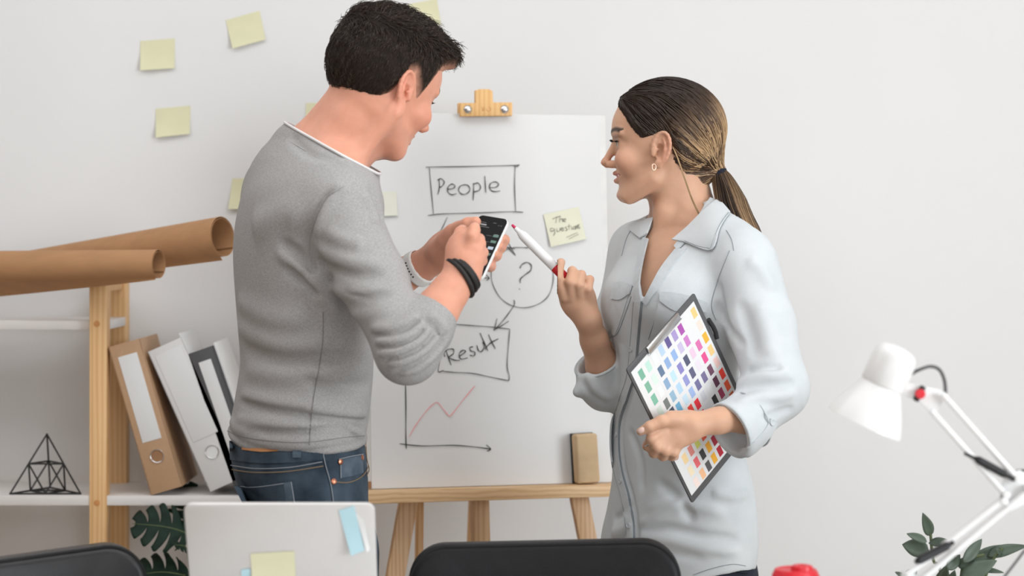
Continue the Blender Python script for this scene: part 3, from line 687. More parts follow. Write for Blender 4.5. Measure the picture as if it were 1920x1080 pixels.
LV = [((1745, 1005), (1731, 963), 12, 0), ((1738, 1016), (1700, 1000), 9, 0), ((1742, 1034), (1691, 1020), 19, 0), ((1741, 1018), (1786, 1016), 10, 0.02), ((1806, 1055), (1842, 1010), 12, 0), ((1822, 1052), (1890, 1022), 14, 0.03),
      ((1850, 1042), (1925, 1022), 13, 0), ((1775, 1068), (1801, 1040), 12, 0), ((1795, 1060), (1830, 1052), 12, 0.02), ((1800, 1090), (1868, 1050), 20, 0), ((1838, 1068), (1882, 1073), 6, 0), ((1700, 1084), (1678, 1072), 5, 0),
      ((1760, 1095), (1775, 1062), 14, 0.02), ((1868, 1030), (1880, 1044), 5, 0.01), ((1780, 1100), (1790, 1070), 10, 0), ((1690, 1100), (1720, 1062), 14, 0.03), ((1850, 1100), (1900, 1085), 13, 0.02), ((1730, 1110), (1690, 1100), 14, 0)]
for (b_, t_, w_, dd) in LV:
    d = 3.25+dd; b3 = P(*b_, d+random.uniform(-.02, .02)); t3 = P(*t_, d+random.uniform(-.05, .02))
    leaf(b3, t3, w_*d/F, (random.uniform(-.3, .3), -1, random.uniform(0.1, 0.7)), pl_)
for ps in ([(1790, 1300), (1770, 1120), (1750, 1050), (1745, 1004), (1744, 1000)], [(1800, 1300), (1798, 1150), (1802, 1080), (1812, 1050), (1845, 1040)], [(1810, 1300), (1830, 1150), (1845, 1090), (1862, 1050), (1880, 1028)]):
    tube('branch', [Vector(v) for v in catmull([pb+Vector((random.uniform(-.03, .03), 0, 0.32))]+[P(x, y, 3.26) for x, y in ps[1:]], 6)], 0.0024, M['stem'], pl_, 6)
# ------------------------------------------------------------------ implicit surfaces for bodies and cloth
def A3(v): return np.array(v, dtype=np.float32)
def PX(px, py, D): return A3(P(px, py, D))
def nrmz(v): v = np.asarray(v, dtype=np.float64); return v/np.linalg.norm(v)
def smin(a, b, k):
    if k <= 0: return np.minimum(a, b)
    h = np.maximum(k-np.abs(a-b), 0)/k; return np.minimum(a, b)-h*h*k*0.25
def smax(a, b, k): return -smin(-a, -b, k)
class Field:
    def __init__(s): s.ops = []
    def add(s, prim, k=0.01, mode='u'):
        fn, c, r = prim; s.ops.append((fn, k, mode, c, r)); return s
    def chain(s, pts, k=0.01, ki=None, mode='u'):
        """pts: list of (xyz, radius)"""
        for (a, ra), (b, rb) in zip(pts[:-1], pts[1:]): s.add(rcone(a, b, ra, rb), k, mode)
    def __call__(s, Q):
        d = np.full(len(Q), 1.0, dtype=np.float32)
        if len(Q) == 0: return d
        lo_, hi_ = Q.min(0), Q.max(0)
        for fn, k, mode, c, r in s.ops:
            if c is None: idx = None; q = Q
            elif (np.maximum(np.maximum(lo_-c, c-hi_), 0)**2).sum() > (r+0.04)**2: continue
            else:
                df = Q-c; idx = np.nonzero((df*df).sum(1) < (r+0.04)**2)[0]
                if len(idx) == 0: continue
                q = Q[idx]
            v = fn(q); cur = d if idx is None else d[idx]
            if mode == 'u': n = smin(cur, v, k)
            elif mode == 's': n = smax(cur, -v, k)
            elif mode == 'i': n = smax(cur, v, k)
            else: n = cur-v
            if idx is None: d = n.astype(np.float32)
            else: d[idx] = n
        return d
    def copy(s): f = Field(); f.ops = list(s.ops); return f
def rcone(a, b, ra, rb):
    a = A3(a); b = A3(b); ba = b-a; L2 = max(float(ba@ba), 1e-12)
    def fn(Q):
        pa = Q-a; h = np.clip((pa@ba)/L2, 0, 1); return np.linalg.norm(pa-h[:, None]*ba, axis=1)-(ra+(rb-ra)*h)
    return fn, (a+b)/2, math.sqrt(L2)/2+max(ra, rb)
def fcone(a, b, ra, rb):
    a = A3(a); b = A3(b); ba = b-a; L = float(np.linalg.norm(ba)); u = ba/L
    def fn(Q):
        pa = Q-a; h = pa@u; rad = np.linalg.norm(pa-h[:, None]*u, axis=1); t = np.clip(h/L, 0, 1)
        return smax(rad-(ra+(rb-ra)*t), np.abs(h-L/2)-L/2, 0.006)
    return fn, (a+b)/2, L/2+max(ra, rb)
def ell(c, r, R=None):
    c = A3(c); r = A3(r)
    def fn(Q):
        q = Q-c
        if R is not None: q = q@np.asarray(R, dtype=np.float32)
        k0 = np.linalg.norm(q/r, axis=1); k1 = np.linalg.norm(q/(r*r), axis=1); return k0*(k0-1)/np.maximum(k1, 1e-6)
    return fn, c, float(r.max())
def plane(c, n):
    c = A3(c); n = A3(nrmz(n))
    return (lambda Q: (Q-c)@n), None, 0
def splin(xs, ys, n=240):
    """smooth (Catmull-Rom) table of ys over increasing xs"""
    pts = catmull([(x, y) for x, y in zip(xs, ys)], 12); pts = np.array(pts); return pts[:, 0], pts[:, 1]
def loft(rows, margin=0.0, sq=2.2):
    """rows: (z, cx, cy, ex, ey, rho) increasing z; section = tilted superellipse"""
    rows = sorted(rows); z = [r[0] for r in rows]; tabs = [splin(z, [r[i] for r in rows]) for i in range(1, 6)]
    c = A3((np.mean([r[1] for r in rows]), np.mean([r[2] for r in rows]), (z[0]+z[-1])/2)); R = (z[-1]-z[0])/2+0.25
    def fn(Q):
        zz = np.clip(Q[:, 2], z[0], z[-1]); cx, cy, ex, ey, rho = [np.interp(zz, t[0], t[1]) for t in tabs]
        x = (Q[:, 0]-cx)/ex; y = (Q[:, 1]-cy)/ey; y2 = (y-rho*x)/np.sqrt(1-rho*rho)
        m = (np.abs(x)**sq+np.abs(y2)**sq)**(1/sq); d = (m-1)*np.minimum(ex, ey)*0.92
        dz = np.maximum(z[0]-Q[:, 2], Q[:, 2]-z[-1])
        return smax(d-margin, dz-margin, 0.02)
    return fn, c, R
def polydist(pts):
    pts = np.asarray(pts, dtype=np.float32); lo = pts.min(0); hi = pts.max(0)
    seg = np.linalg.norm(pts[1:]-pts[:-1], axis=1); cum = np.concatenate([[0], np.cumsum(seg)])
    def fn(Q):
        best = np.full(len(Q), 9.0, np.float32); tt = np.zeros(len(Q), np.float32)
        for i in range(len(pts)-1):
            a = pts[i]; ba = pts[i+1]-a; L2 = max(float(ba@ba), 1e-12); pa = Q-a; h = np.clip((pa@ba)/L2, 0, 1)
            dd = np.linalg.norm(pa-h[:, None]*ba, axis=1); m = dd < best; best[m] = dd[m]; tt[m] = (cum[i]+h[m]*seg[i])/cum[-1]
        return best, tt
    return fn, (lo+hi)/2, float(np.linalg.norm(hi-lo)/2)
def cast(field, pxs, d0, d1, step=0.003):
    """first hit of the picture rays with the field between depths d0 and d1 -> 3-D points"""
    out = []
    n = int((d1-d0)/step)+1; ds = np.linspace(d0, d1, n)
    pxs = [tuple(p) for p in pxs]
    base = np.array([[(x-960)/F, 1.0, -(y-HY)/F] for x, y in pxs], dtype=np.float32)
    Q = (base[:, None, :]*ds[None, :, None].astype(np.float32)); Q[:, :, 2] += CZ
    v = field(Q.reshape(-1, 3)).reshape(len(pxs), n)
    last = None
    for i in range(len(pxs)):
        k = np.nonzero(v[i] < 0)[0]
        if len(k) == 0: out.append(None); continue
        k = k[0]
        if k == 0: out.append(Q[i, 0]); continue
        t = v[i, k-1]/(v[i, k-1]-v[i, k]) if v[i, k-1] < 0.9 else 1.0
        out.append(Q[i, k-1]*(1-t)+Q[i, k]*t)
    good = [o for o in out if o is not None]
    if not good: raise ValueError('no hit '+str(pxs[:2]))
    # fill misses with the nearest hit
    for i in range(len(out)):
        if out[i] is None:
            j = min((j for j in range(len(out)) if out[j] is not None), key=lambda j: abs(j-i)); D = out[j][1]; out[i] = PX(*pxs[i], float(D))
    return np.array(out, dtype=np.float32)
def grad(field, Q, e=0.0015):
    Q = np.asarray(Q, dtype=np.float32); g = np.zeros_like(Q)
    for i in range(3):
        o = np.zeros(3, np.float32); o[i] = e; g[:, i] = field(Q+o)-field(Q-o)
    return g/np.maximum(np.linalg.norm(g, axis=1, keepdims=True), 1e-9)
def fold(field, pxs, amp, w, d0, d1, groove=0.0, base=None, sharp=1.0):
    """a cloth fold: a ridge (amp > 0) or a crease (amp < 0) running along a picture polyline"""
    c = catmull(pxs, 5) if len(pxs) > 2 else [np.array(p, float) for p in pxs]
    pts = cast(base or field, [(p[0], p[1]) for p in c], d0, d1)
    fnp, ctr, r = polydist(pts)
    def fn(Q):
        d, t = fnp(Q); tp_ = np.clip(np.minimum(t, 1-t)*5, 0, 1); tp_ = tp_*tp_*(3-2*tp_)
        return amp*tp_*np.exp(-(d/w)**2)
    field.ops.append((fn, 0, 'd', ctr, r+3*w))
def waves(c, r, fnw):
    return fnw, A3(c), r
def mesh_field(field, lo, hi, res, block=6):
    lo = np.asarray(lo, dtype=np.float32); hi = np.asarray(hi, dtype=np.float32)
    nb = np.ceil((hi-lo)/(res*block)).astype(int)+1; n = nb*block
    ax = [lo[i]+res*np.arange(n[i], dtype=np.float32) for i in range(3)]
    bc = [lo[i]+res*(np.arange(nb[i])*block+(block-1)/2).astype(np.float32) for i in range(3)]
    G = np.stack(np.meshgrid(*bc, indexing='ij'), -1).reshape(-1, 3).astype(np.float32)
    dc = np.concatenate([field(G[i:i+200000]) for i in range(0, len(G), 200000)])
    act = np.nonzero(np.abs(dc) < res*block*0.9*1.35+0.004)[0]
    sgn = np.where(dc < 0, -1.0, 1.0).astype(np.float32).reshape(nb)
    vals = np.repeat(np.repeat(np.repeat(sgn, block, 0), block, 1), block, 2)
    bi = np.stack(np.unravel_index(act, nb), -1)
    o = np.stack(np.meshgrid(*[np.arange(block)]*3, indexing='ij'), -1).reshape(-1, 3)
    key = (bi[:, 0]//6)*10000+(bi[:, 1]//6)*100+bi[:, 2]//6; bi = bi[np.argsort(key, kind='stable')]
    for s in range(0, len(bi), 100):
        idx = (bi[s:s+100, None, :]*block+o[None]).reshape(-1, 3)
        Q = lo+res*idx.astype(np.float32); vals[idx[:, 0], idx[:, 1], idx[:, 2]] = field(Q)
    ins = vals < 0
    # cells
    cnt = np.zeros(tuple(n-1), dtype=np.int8)
    for a in (0, 1):
        for b in (0, 1):
            for c in (0, 1): cnt += ins[a:n[0]-1+a, b:n[1]-1+b, c:n[2]-1+c]
    cells = np.flatnonzero((cnt > 0) & (cnt < 8)); ci = np.stack(np.unravel_index(cells, tuple(n-1)), -1)
    acc = np.zeros((len(cells), 3), np.float32); num = np.zeros(len(cells), np.float32)
    cor = [(a, b, c) for a in (0, 1) for b in (0, 1) for c in (0, 1)]
    for p in cor:
        for axs in range(3):
            if p[axs]: continue
            q = list(p); q[axs] = 1
            v0 = vals[ci[:, 0]+p[0], ci[:, 1]+p[1], ci[:, 2]+p[2]]; v1 = vals[ci[:, 0]+q[0], ci[:, 1]+q[1], ci[:, 2]+q[2]]
            m = (v0 < 0) != (v1 < 0); t = np.where(m, v0/np.where(m, v0-v1, 1), 0)
            pt = np.tile(np.array(p, np.float32), (len(cells), 1)); pt[:, axs] += t
            acc += pt*m[:, None]; num += m
    V = lo+res*(ci+acc/num[:, None])
    faces = []
    st = np.array([(n[1]-1)*(n[2]-1), n[2]-1, 1])
    for axs in range(3):
        s0 = [slice(None)]*3; s1 = [slice(None)]*3; s0[axs] = slice(0, -1); s1[axs] = slice(1, None)
        a_ = ins[tuple(s0)]; b_ = ins[tuple(s1)]; e = np.stack(np.nonzero(a_ != b_), -1)
        u, w = [(1, 2), (2, 0), (0, 1)][axs]
        ok = (e[:, u] > 0) & (e[:, w] > 0) & (e[:, u] < n[u]-1) & (e[:, w] < n[w]-1); e = e[ok]
        fl = a_[e[:, 0], e[:, 1], e[:, 2]]
        base = e@st; q = np.stack([base-st[u]-st[w], base-st[w], base, base-st[u]], -1)
        q[~fl] = q[~fl][:, ::-1]; faces.append(q)
    Fq = np.concatenate(faces); Fq = np.searchsorted(cells, Fq)
    return V.astype(np.float32), Fq.astype(np.int32)
def smooth_mesh(V, Fq, it=1, lam=0.5):
    for _ in range(it):
        acc = np.zeros_like(V); c = np.zeros(len(V), np.float32)
        for i in range(4):
            for j in ((i+1) % 4, (i-1) % 4): np.add.at(acc, Fq[:, i], V[Fq[:, j]]); np.add.at(c, Fq[:, i], 1)
        V = V*(1-lam)+lam*acc/np.maximum(c, 1)[:, None]
    return V
def patch(name, railA, railB, field, d0, d1, mat, parent, off=0.0015, thick=0.0015, n=16, m=8, puff=0.0):
    """cloth patch lying on a surface, spanned between two picture polylines"""
    def resamp(r):
        c = np.array(catmull(r, 8)) if len(r) > 2 else np.array(r, float); s = np.concatenate([[0], np.cumsum(np.linalg.norm(np.diff(c, axis=0), axis=1))]); t = np.linspace(0, s[-1], n+1)
        return np.stack([np.interp(t, s, c[:, 0]), np.interp(t, s, c[:, 1])], -1)
    a = resamp(railA); b = resamp(railB); px = np.concatenate([a*(1-j/m)+b*(j/m) for j in range(m+1)])
    pts = cast(field, px, d0, d1); nr = grad(field, pts)
    pts = pts.reshape(m+1, n+1, 3); nr = nr.reshape(m+1, n+1, 3)
    j = np.linspace(0, 1, m+1)[:, None]; i = np.linspace(0, 1, n+1)[None]; pf = puff*(np.sin(np.pi*i)*np.sin(np.pi*j))[..., None]
    top = pts+nr*(off+thick+pf); bot = pts+nr*(off-0.001)
    V = np.concatenate([top.reshape(-1, 3), bot.reshape(-1, 3)]); N = (m+1)*(n+1); Fc = []
    for jj in range(m):
        for ii in range(n):
            k = jj*(n+1)+ii; Fc.append([k, k+1, k+n+2, k+n+1]); Fc.append([N+k, N+k+n+1, N+k+n+2, N+k+1])
    rim = [ii for ii in range(n+1)]+[jj*(n+1)+n for jj in range(1, m+1)]+[m*(n+1)+ii for ii in range(n-1, -1, -1)]+[jj*(n+1) for jj in range(m-1, 0, -1)]
    for x, y in zip(rim, rim[1:]+rim[:1]): Fc.append([y, x, N+x, N+y])
    bm = bmesh.new(); vv = [bm.verts.new(v) for v in V.tolist()]
    for f in Fc: bm.faces.new([vv[q] for q in f])
    return bm_obj(name, bm, mat, parent, True, 50)
def seam(name, pxs, field, d0, d1, r, mat, parent, off=0.0003, sides=6):
    c = catmull(pxs, 6) if len(pxs) > 2 else [np.array(p, float) for p in np.linspace(pxs[0], pxs[1], 8)]
    pts = cast(field, [(p[0], p[1]) for p in c], d0, d1); pts = pts+grad(field, pts)*off
    return tube(name, [Vector(p) for p in pts.tolist()], r, mat, parent, sides)
def strands(paths, rads, cols, sides=3):
    """paths (n,m,3), rads (n,m), cols (n,m,3) -> one mesh of tapered hairs"""
    n, m, _ = paths.shape; T = np.gradient(paths, axis=1); T /= np.maximum(np.linalg.norm(T, axis=2, keepdims=True), 1e-9)
    ref = np.array([0.31, 0.52, 0.79]); N = np.cross(T, ref); N /= np.maximum(np.linalg.norm(N, axis=2, keepdims=True), 1e-9); B = np.cross(T, N)
    ang = 2*np.pi*np.arange(sides)/sides
    V = paths[:, :, None, :]+rads[:, :, None, None]*(np.cos(ang)[None, None, :, None]*N[:, :, None, :]+np.sin(ang)[None, None, :, None]*B[:, :, None, :])
    C = np.repeat(cols[:, :, None, :], sides, 2)
    i, j, k = np.meshgrid(np.arange(n), np.arange(m-1), np.arange(sides), indexing='ij'); k2 = (k+1) % sides
    idx = lambda j_, k_: (i*m+j_)*sides+k_
    Fq = np.stack([idx(j, k), idx(j, k2), idx(j+1, k2), idx(j+1, k)], -1).reshape(-1, 4)
    return V.reshape(-1, 3), Fq, C.reshape(-1, 3)
# ------------------------------------------------------------------ heads
def head_field(o, R, sc, sex='f', smile=True, side_ears=(1, -1)):
    """head in its own axes (x forward, y left, z up, origin between the ear canals). Returns a primitive."""
    f = Field(); m = sex == 'm'
    zc = [-0.098, -0.093, -0.085, -0.074, -0.062, -0.05, -0.036, -0.02, 0.0, 0.015, 0.03, 0.045, 0.06, 0.085]
    Fx = [0.040, 0.056, 0.070, 0.0745, 0.077, 0.079, 0.081, 0.0815, 0.081, 0.082, 0.087, 0.0875, 0.084, 0.072]
    W = [0.016, 0.026, 0.034, 0.041, 0.0475, 0.0525, 0.057, 0.0615, 0.065, 0.067, 0.068, 0.068, 0.067, 0.062]
    if m:
        Fx = [x*1.06 for x in Fx]; W = [w*1.10 for w in W]; W[0:6] = [w*1.10 for w in W[0:6]]; zc = [z*1.06 if z < 0 else z for z in zc]
    tF = splin(zc, Fx); tW = splin(zc, W)
    def face(Q):
        z = np.clip(Q[:, 2], zc[0], zc[-1]); ex = np.interp(z, *tF); w = np.interp(z, *tW); x = Q[:, 0]
        e = np.where(x > 0, ex, 0.055); mm = (np.abs(x/e)**2.15+np.abs(Q[:, 1]/w)**2.15)**(1/2.15)
        d = (mm-1)*np.minimum(e, w)
        return smax(d, np.maximum(zc[0]-Q[:, 2], Q[:, 2]-zc[-1]), 0.012)
    f.add((face, A3((0.01, 0, 0)), 0.14), 0.0)
    # jaw underside
    jn = nrmz((-0.55, 0, -0.83)); f.add(plane((0.012, 0, -0.066 if not m else -0.074), jn), 0.014, 'i')
    f.add(ell((-0.012 if not m else -0.008, 0, 0.040), (0.094, 0.0735, 0.081) if not m else (0.099, 0.079, 0.086)), 0.02)
    s = 1.06 if m else 1.0
    for y in (1, -1):
        f.add(ell((0.060*s, 0.043*y*s, -0.020), (0.020, 0.017, 0.018)), 0.022)            # cheek
        f.add(rcone((0.008, 0.053*y*s, -0.052*s), (0.055, 0.026*y, -0.086*s), 0.012 if not m else 0.015, 0.013), 0.022)  # jaw line
        f.add(ell((0.0895*s, 0.033*y, 0.010), (0.015, 0.0165, 0.0115)), 0.010, 's')           # eye socket
        f.add(ell((0.0650*s, 0.0315*y, 0.0095), (0.0140, 0.0150, 0.0130)), 0.004)            # eye ball / lids
        f.add(rcone((0.083*s, 0.012*y, 0.0285), (0.072*s, 0.048*y, 0.0305), 0.0055, 0.0045), 0.010)  # brow
        f.add(rcone((0.0815*s, 0.020*y, 0.0168), (0.0735*s, 0.042*y, 0.0165), 0.0022, 0.0020), 0.003)   # upper lid
        f.add(rcone((0.0780*s, 0.021*y, 0.0015), (0.0705*s, 0.042*y, 0.0025), 0.0022, 0.0020), 0.004)   # lower lid
    # nose
    f.add(rcone((0.0795*s, 0, 0.0165), (0.0990*s, 0, -0.0190), 0.0070, 0.0062), 0.010)
    f.add(ell((0.1015*s, 0, -0.0245), (0.0084, 0.0078, 0.0068)), 0.006)
    for y in (1, -1):
        f.add(ell((0.0888*s, 0.0125*y, -0.0275), (0.0110, 0.0058, 0.0075)), 0.005)
        f.add(ell((0.0945*s, 0.0066*y, -0.0342), (0.0052, 0.0032, 0.0040)), 0.0015, 's')
    f.add(rcone((0.0865*s, 0, -0.0300), (0.0985*s, 0, -0.0300), 0.0040, 0.0045), 0.004)   # columella
    # mouth
    mz = -0.0505*s; up = 0.0045 if smile else 0.0
    for y in (1, -1):
        f.add(rcone((0.0830*s, 0.004*y, mz+0.0062), (0.0690*s, 0.0245*y, mz+up+0.001), 0.0046, 0.0020), 0.003)
        f.add(rcone((0.0808*s, 0.002*y, mz-0.0085), (0.0690*s, 0.0235*y, mz+up-0.002), 0.0054, 0.0020), 0.003)
        f.add(rcone((0.0885*s, 0.0*y, mz-0.0012), (0.0720*s, 0.026*y, mz+up), 0.0036 if smile else 0.0018, 0.0008), 0.0022, 's')
        if smile: f.add(rcone((0.0800*s, 0.021*y, -0.030), (0.066*s, 0.034*y, -0.052), 0.0010, 0.001), 0.005, 's')
    f.add(ell((0.0640*s, 0, -0.0835*s), (0.0135, 0.016, 0.0125)), 0.014)                   # chin
    f.add(rcone((0.087*s, -0.012, -0.0705*s), (0.087*s, 0.012, -0.0705*s), 0.0055, 0.0055), 0.012, 's')
    # ears
    for y in side_ears:
        wy = 0.0685 if not m else 0.0745; c = A3((-0.004, wy*y+0.007*y, 0.000)); es = 1.0 if not m else 1.04
        n_ = nrmz((0.38, 0.92*y, 0.05)); u_ = nrmz(np.array((-0.16, 0.06*y, 0.98))); u_ = nrmz(u_-n_*(u_@n_)); v_ = np.cross(u_, n_)*y   # v: toward the back
        if v_[0] > 0: v_ = -v_
        Re = np.stack([v_, n_, u_], -1)
        def ep(v, n, u): return c+A3(v_)*v*es+A3(n_)*n*es+A3(u_)*u*es
        f.add(ell(ep(0.001, -0.002, 0.004), (0.0165*es, 0.0050*es, 0.0265*es), Re), 0.006)
        f.add(ell(ep(-0.003, 0.003, -0.003), (0.0092*es, 0.0100*es, 0.0130*es), Re), 0.0015, 's')
        f.add(ell(ep(0.0045, 0.0040, 0.013), (0.0100*es, 0.0052*es, 0.0120*es), Re), 0.002, 's')
        rim = []
        for a in np.linspace(-75, 215, 16):
            a = math.radians(a); rr = 1.0
            rim.append((ep(math.cos(a)*0.0168+0.001-0.0008, 0.0028+0.001*math.sin(a), math.sin(a)*0.0275+0.0035), 0.0030*es))
        # continue the helix into the concha
        rim.append((ep(-0.011, 0.002, 0.000), 0.0026*es)); rim.append((ep(-0.006, 0.000, -0.001), 0.0020*es))
        f.chain(rim, 0.0022)
        f.chain([(ep(0.008, 0.0022, -0.014), 0.003*es), (ep(0.0092, 0.0025, 0.000), 0.0030*es), (ep(0.006, 0.002, 0.012), 0.0028*es), (ep(0.001, 0.001, 0.019), 0.0022*es)], 0.003)
        f.add(ell(ep(0.0005, 0.0008, -0.0265), (0.0085*es, 0.0040*es, 0.0085*es), Re), 0.004)
        f.add(ell(ep(-0.0125, 0.001, -0.006), (0.0045*es, 0.004*es, 0.006*es), Re), 0.004)
    o = A3(o); R = np.asarray(R, dtype=np.float32)
    def fn(Q): return f((Q-o)@R/sc)*sc
    return fn, o, 0.15*sc
def head_axes(fwd, roll=0.0):
    x = nrmz(fwd); y = nrmz(np.cross((0, 0, 1), x)); z = np.cross(x, y)
    c, s = math.cos(roll), math.sin(roll); y2 = y*c+z*s; z2 = -y*s+z*c
    return np.stack([x, y2, z2], -1)
# ------------------------------------------------------------------ cloth and skin materials
def vcol_mat(name, rough=0.5, sss=0.0, bump=0.0, bscale=300, spec=0.4, noise=0.05, nscale=60, sheen=0.0, sub_r=(1, 0.35, 0.2), stretch=None):
    m, nt, b = mat_new(name); at = nd(nt, 'ShaderNodeVertexColor', layer_name='Col')
    tc = nd(nt, 'ShaderNodeTexCoord'); mp = nd(nt, 'ShaderNodeMapping')
    if stretch: mp.inputs['Scale'].default_value = stretch
    nt.links.new(tc.outputs['Object'], mp.inputs['Vector'])
    nz = nd(nt, 'ShaderNodeTexNoise'); nz.inputs['Scale'].default_value = nscale; nz.inputs['Detail'].default_value = 4; nt.links.new(mp.outputs['Vector'], nz.inputs['Vector'])
    mr = nd(nt, 'ShaderNodeMapRange'); mr.inputs['From Min'].default_value = 0.3; mr.inputs['From Max'].default_value = 0.7; mr.inputs['To Min'].default_value = 1-noise; mr.inputs['To Max'].default_value = 1+noise
    nt.links.new(nz.outputs['Fac'], mr.inputs['Value'])
    mx = nd(nt, 'ShaderNodeVectorMath', operation='SCALE'); nt.links.new(at.outputs['Color'], mx.inputs[0]); nt.links.new(mr.outputs['Result'], mx.inputs['Scale'])
    nt.links.new(mx.outputs['Vector'], b.inputs['Base Color'])
    b.inputs['Roughness'].default_value = rough; b.inputs['Specular IOR Level'].default_value = spec
    if sss > 0:
        b.inputs['Subsurface Weight'].default_value = sss; b.inputs['Subsurface Radius'].default_value = sub_r; b.inputs['Subsurface Scale'].default_value = 0.006
    if sheen > 0: b.inputs['Sheen Weight'].default_value = sheen; b.inputs['Sheen Roughness'].default_value = 0.5
    if bump > 0:
        n2 = nd(nt, 'ShaderNodeTexNoise'); n2.inputs['Scale'].default_value = bscale; n2.inputs['Detail'].default_value = 3; nt.links.new(mp.outputs['Vector'], n2.inputs['Vector'])
        bp = nd(nt, 'ShaderNodeBump'); bp.inputs['Strength'].default_value = bump; bp.inputs['Distance'].default_value = 0.0015
        nt.links.new(n2.outputs['Fac'], bp.inputs['Height']); nt.links.new(bp.outputs['Normal'], b.inputs['Normal'])
    return m
M['skin'] = vcol_mat('skin', 0.48, 0.35, 0.10, 500, 0.35, 0.05, 45)
M['hair'] = vcol_mat('hair_strands', 0.42, 0, 0, 0, 0.35, 0.15, 80)
M['hair_base'] = vcol_mat('hair_base', 0.75, 0, 0, 0, 0.12, 0.2, 120)
M['heather'] = plain('grey_heather_jersey', (0.29, 0.279, 0.275), 0.95, nscale=380, bump=0.25, bscale=700, spec=0.15, stretch=(1.0, 1.0, 2.2), col2=(0.43, 0.42, 0.415))
M['heather_seam'] = plain('grey_jersey_seam', (0.20, 0.19, 0.187), 0.95)
M['white_cotton'] = plain('white_cotton', (0.72, 0.70, 0.70), 0.9)
M['jeans'] = plain('blue_denim', (0.026, 0.040, 0.058), 0.85, nscale=22, bump=0.35, bscale=900, spec=0.2, col2=(0.068, 0.095, 0.125))
M['jeans_light'] = plain('faded_denim', (0.05, 0.075, 0.10), 0.85, nscale=30, bump=0.35, bscale=900, spec=0.2, col2=(0.115, 0.15, 0.19))
M['thread'] = plain('ochre_thread', (0.22, 0.15, 0.09), 0.8)
M['thread_pale'] = plain('pale_thread', (0.23, 0.25, 0.28), 0.8)
M['leather_tan'] = plain('tan_leather', (0.46, 0.20, 0.07), 0.6, noise=0.1)
M['copper'] = plain('copper', (0.65, 0.27, 0.17), 0.35, 1.0)
M['braid'] = plain('black_braided_leather', (0.012, 0.010, 0.010), 0.55, noise=0.3, nscale=250, bump=0.6, bscale=450)
M['strap'] = plain('white_rubber_strap', (0.80, 0.78, 0.76), 0.5, noise=0.01)
M['shirt'] = plain('light_blue_chambray', (0.60, 0.635, 0.655), 0.9, nscale=18, bump=0.25, bscale=900, spec=0.15, col2=(0.66, 0.69, 0.71))
M['shirt_seam'] = plain('blue_seam', (0.25, 0.285, 0.315), 0.9)
M['shirt_edge'] = plain('light_blue_chambray_edge', (0.53, 0.57, 0.595), 0.9, nscale=60, bump=0.3, bscale=900, col2=(0.61, 0.645, 0.665))
M['navy'] = plain('navy_denim', (0.010, 0.014, 0.028), 0.85, noise=0.3, nscale=40)
M['shoe'] = plain('white_sneaker', (0.6, 0.6, 0.6), 0.6)
M['sole'] = plain('rubber_sole', (0.45, 0.44, 0.42), 0.7)
M['gold'] = plain('rose_gold', (0.80, 0.50, 0.38), 0.25, 1.0)
M['eye'] = plain('eye_white', (0.70, 0.68, 0.66), 0.15, noise=0.02, coat=0.5)
M['iris'] = plain('dark_iris', (0.03, 0.018, 0.010), 0.1, coat=0.5)
M['teeth'] = plain('teeth', (0.78, 0.75, 0.70), 0.3)
M['nail'] = plain('pale_nail', (0.80, 0.56, 0.48), 0.25, noise=0.02)
def shoe(parent, ank, d, L=0.27):
    d = nrmz((d[0], d[1], 0)); s = np.array((-d[1], d[0], 0)); h = np.array((ank[0], ank[1], 0.0)); Rs = np.stack([d, s, (0, 0, 1)], -1)
    f = Field(); f.add(ell(h+d*L*0.12+np.array((0, 0, 0.05)), (L*0.30, 0.040, 0.05), Rs)); f.add(ell(h+d*L*0.45+np.array((0, 0, 0.035)), (L*0.30, 0.046, 0.04), Rs), 0.03)
    f.add(rcone(h+np.array((0, 0, 0.05)), h+np.array((0, 0, 0.10)), 0.042, 0.040), 0.03); f.add(plane((0, 0, 0.02), (0, 0, -1)), 0.004, 'i')
    V, Q = mesh_field(f, h+np.array((-0.3, -0.3, 0)), h+np.array((0.3, 0.3, 0.16)), 0.006)
    o = mesh_obj('shoe', V, Q, M['shoe'], parent)
    f2 = Field(); f2.add(ell(h+d*L*0.12+np.array((0, 0, 0.012)), (L*0.31, 0.043, 0.03), Rs)); f2.add(ell(h+d*L*0.45+np.array((0, 0, 0.012)), (L*0.31, 0.049, 0.03), Rs), 0.03); f2.add(plane((0, 0, 0.022), (0, 0, 1)), 0.002, 'i'); f2.add(plane((0, 0, 0.0), (0, 0, -1)), 0.002, 'i')
    V, Q = mesh_field(f2, h+np.array((-0.3, -0.3, -0.01)), h+np.array((0.3, 0.3, 0.05)), 0.006); mesh_obj('sole', V, Q, M['sole'], o)
# ------------------------------------------------------------------ the man
DM = 3.30
man = empty('person', (P(585, 0, DM).x, DM+0.02, 0), 'person in a grey long-sleeved top and blue jeans tapping a smartphone', 'person')
def row(py, xl, xr, ey, D, rho, dy=0.0, grow=0.0):
    k = D/F; return (CZ-(py-HY)*k, ((xl+xr)/2-960)*k, D+dy, (xr-xl)/2*k+grow, ey+grow, rho)
TR = [(262, 545, 668, 0.085, 0.02), (300, 486, 676, 0.130, 0.02), (350, 454, 690, 0.165, 0.01), (400, 439, 699, 0.178, 0.01), (450, 432, 703, 0.175, 0.01), (500, 432, 704, 0.168, 0.01), (560, 436, 703, 0.158, 0.01), (620, 441, 702, 0.150, 0.01),
      (680, 445, 702, 0.148, 0.01), (720, 440, 700, 0.150, 0.01), (770, 431, 695, 0.156, 0.01), (805, 424, 690, 0.160, 0.01), (836, 425, 688, 0.160, 0.01), (860, 428, 688, 0.158, 0.01)]
RHO = -0.28
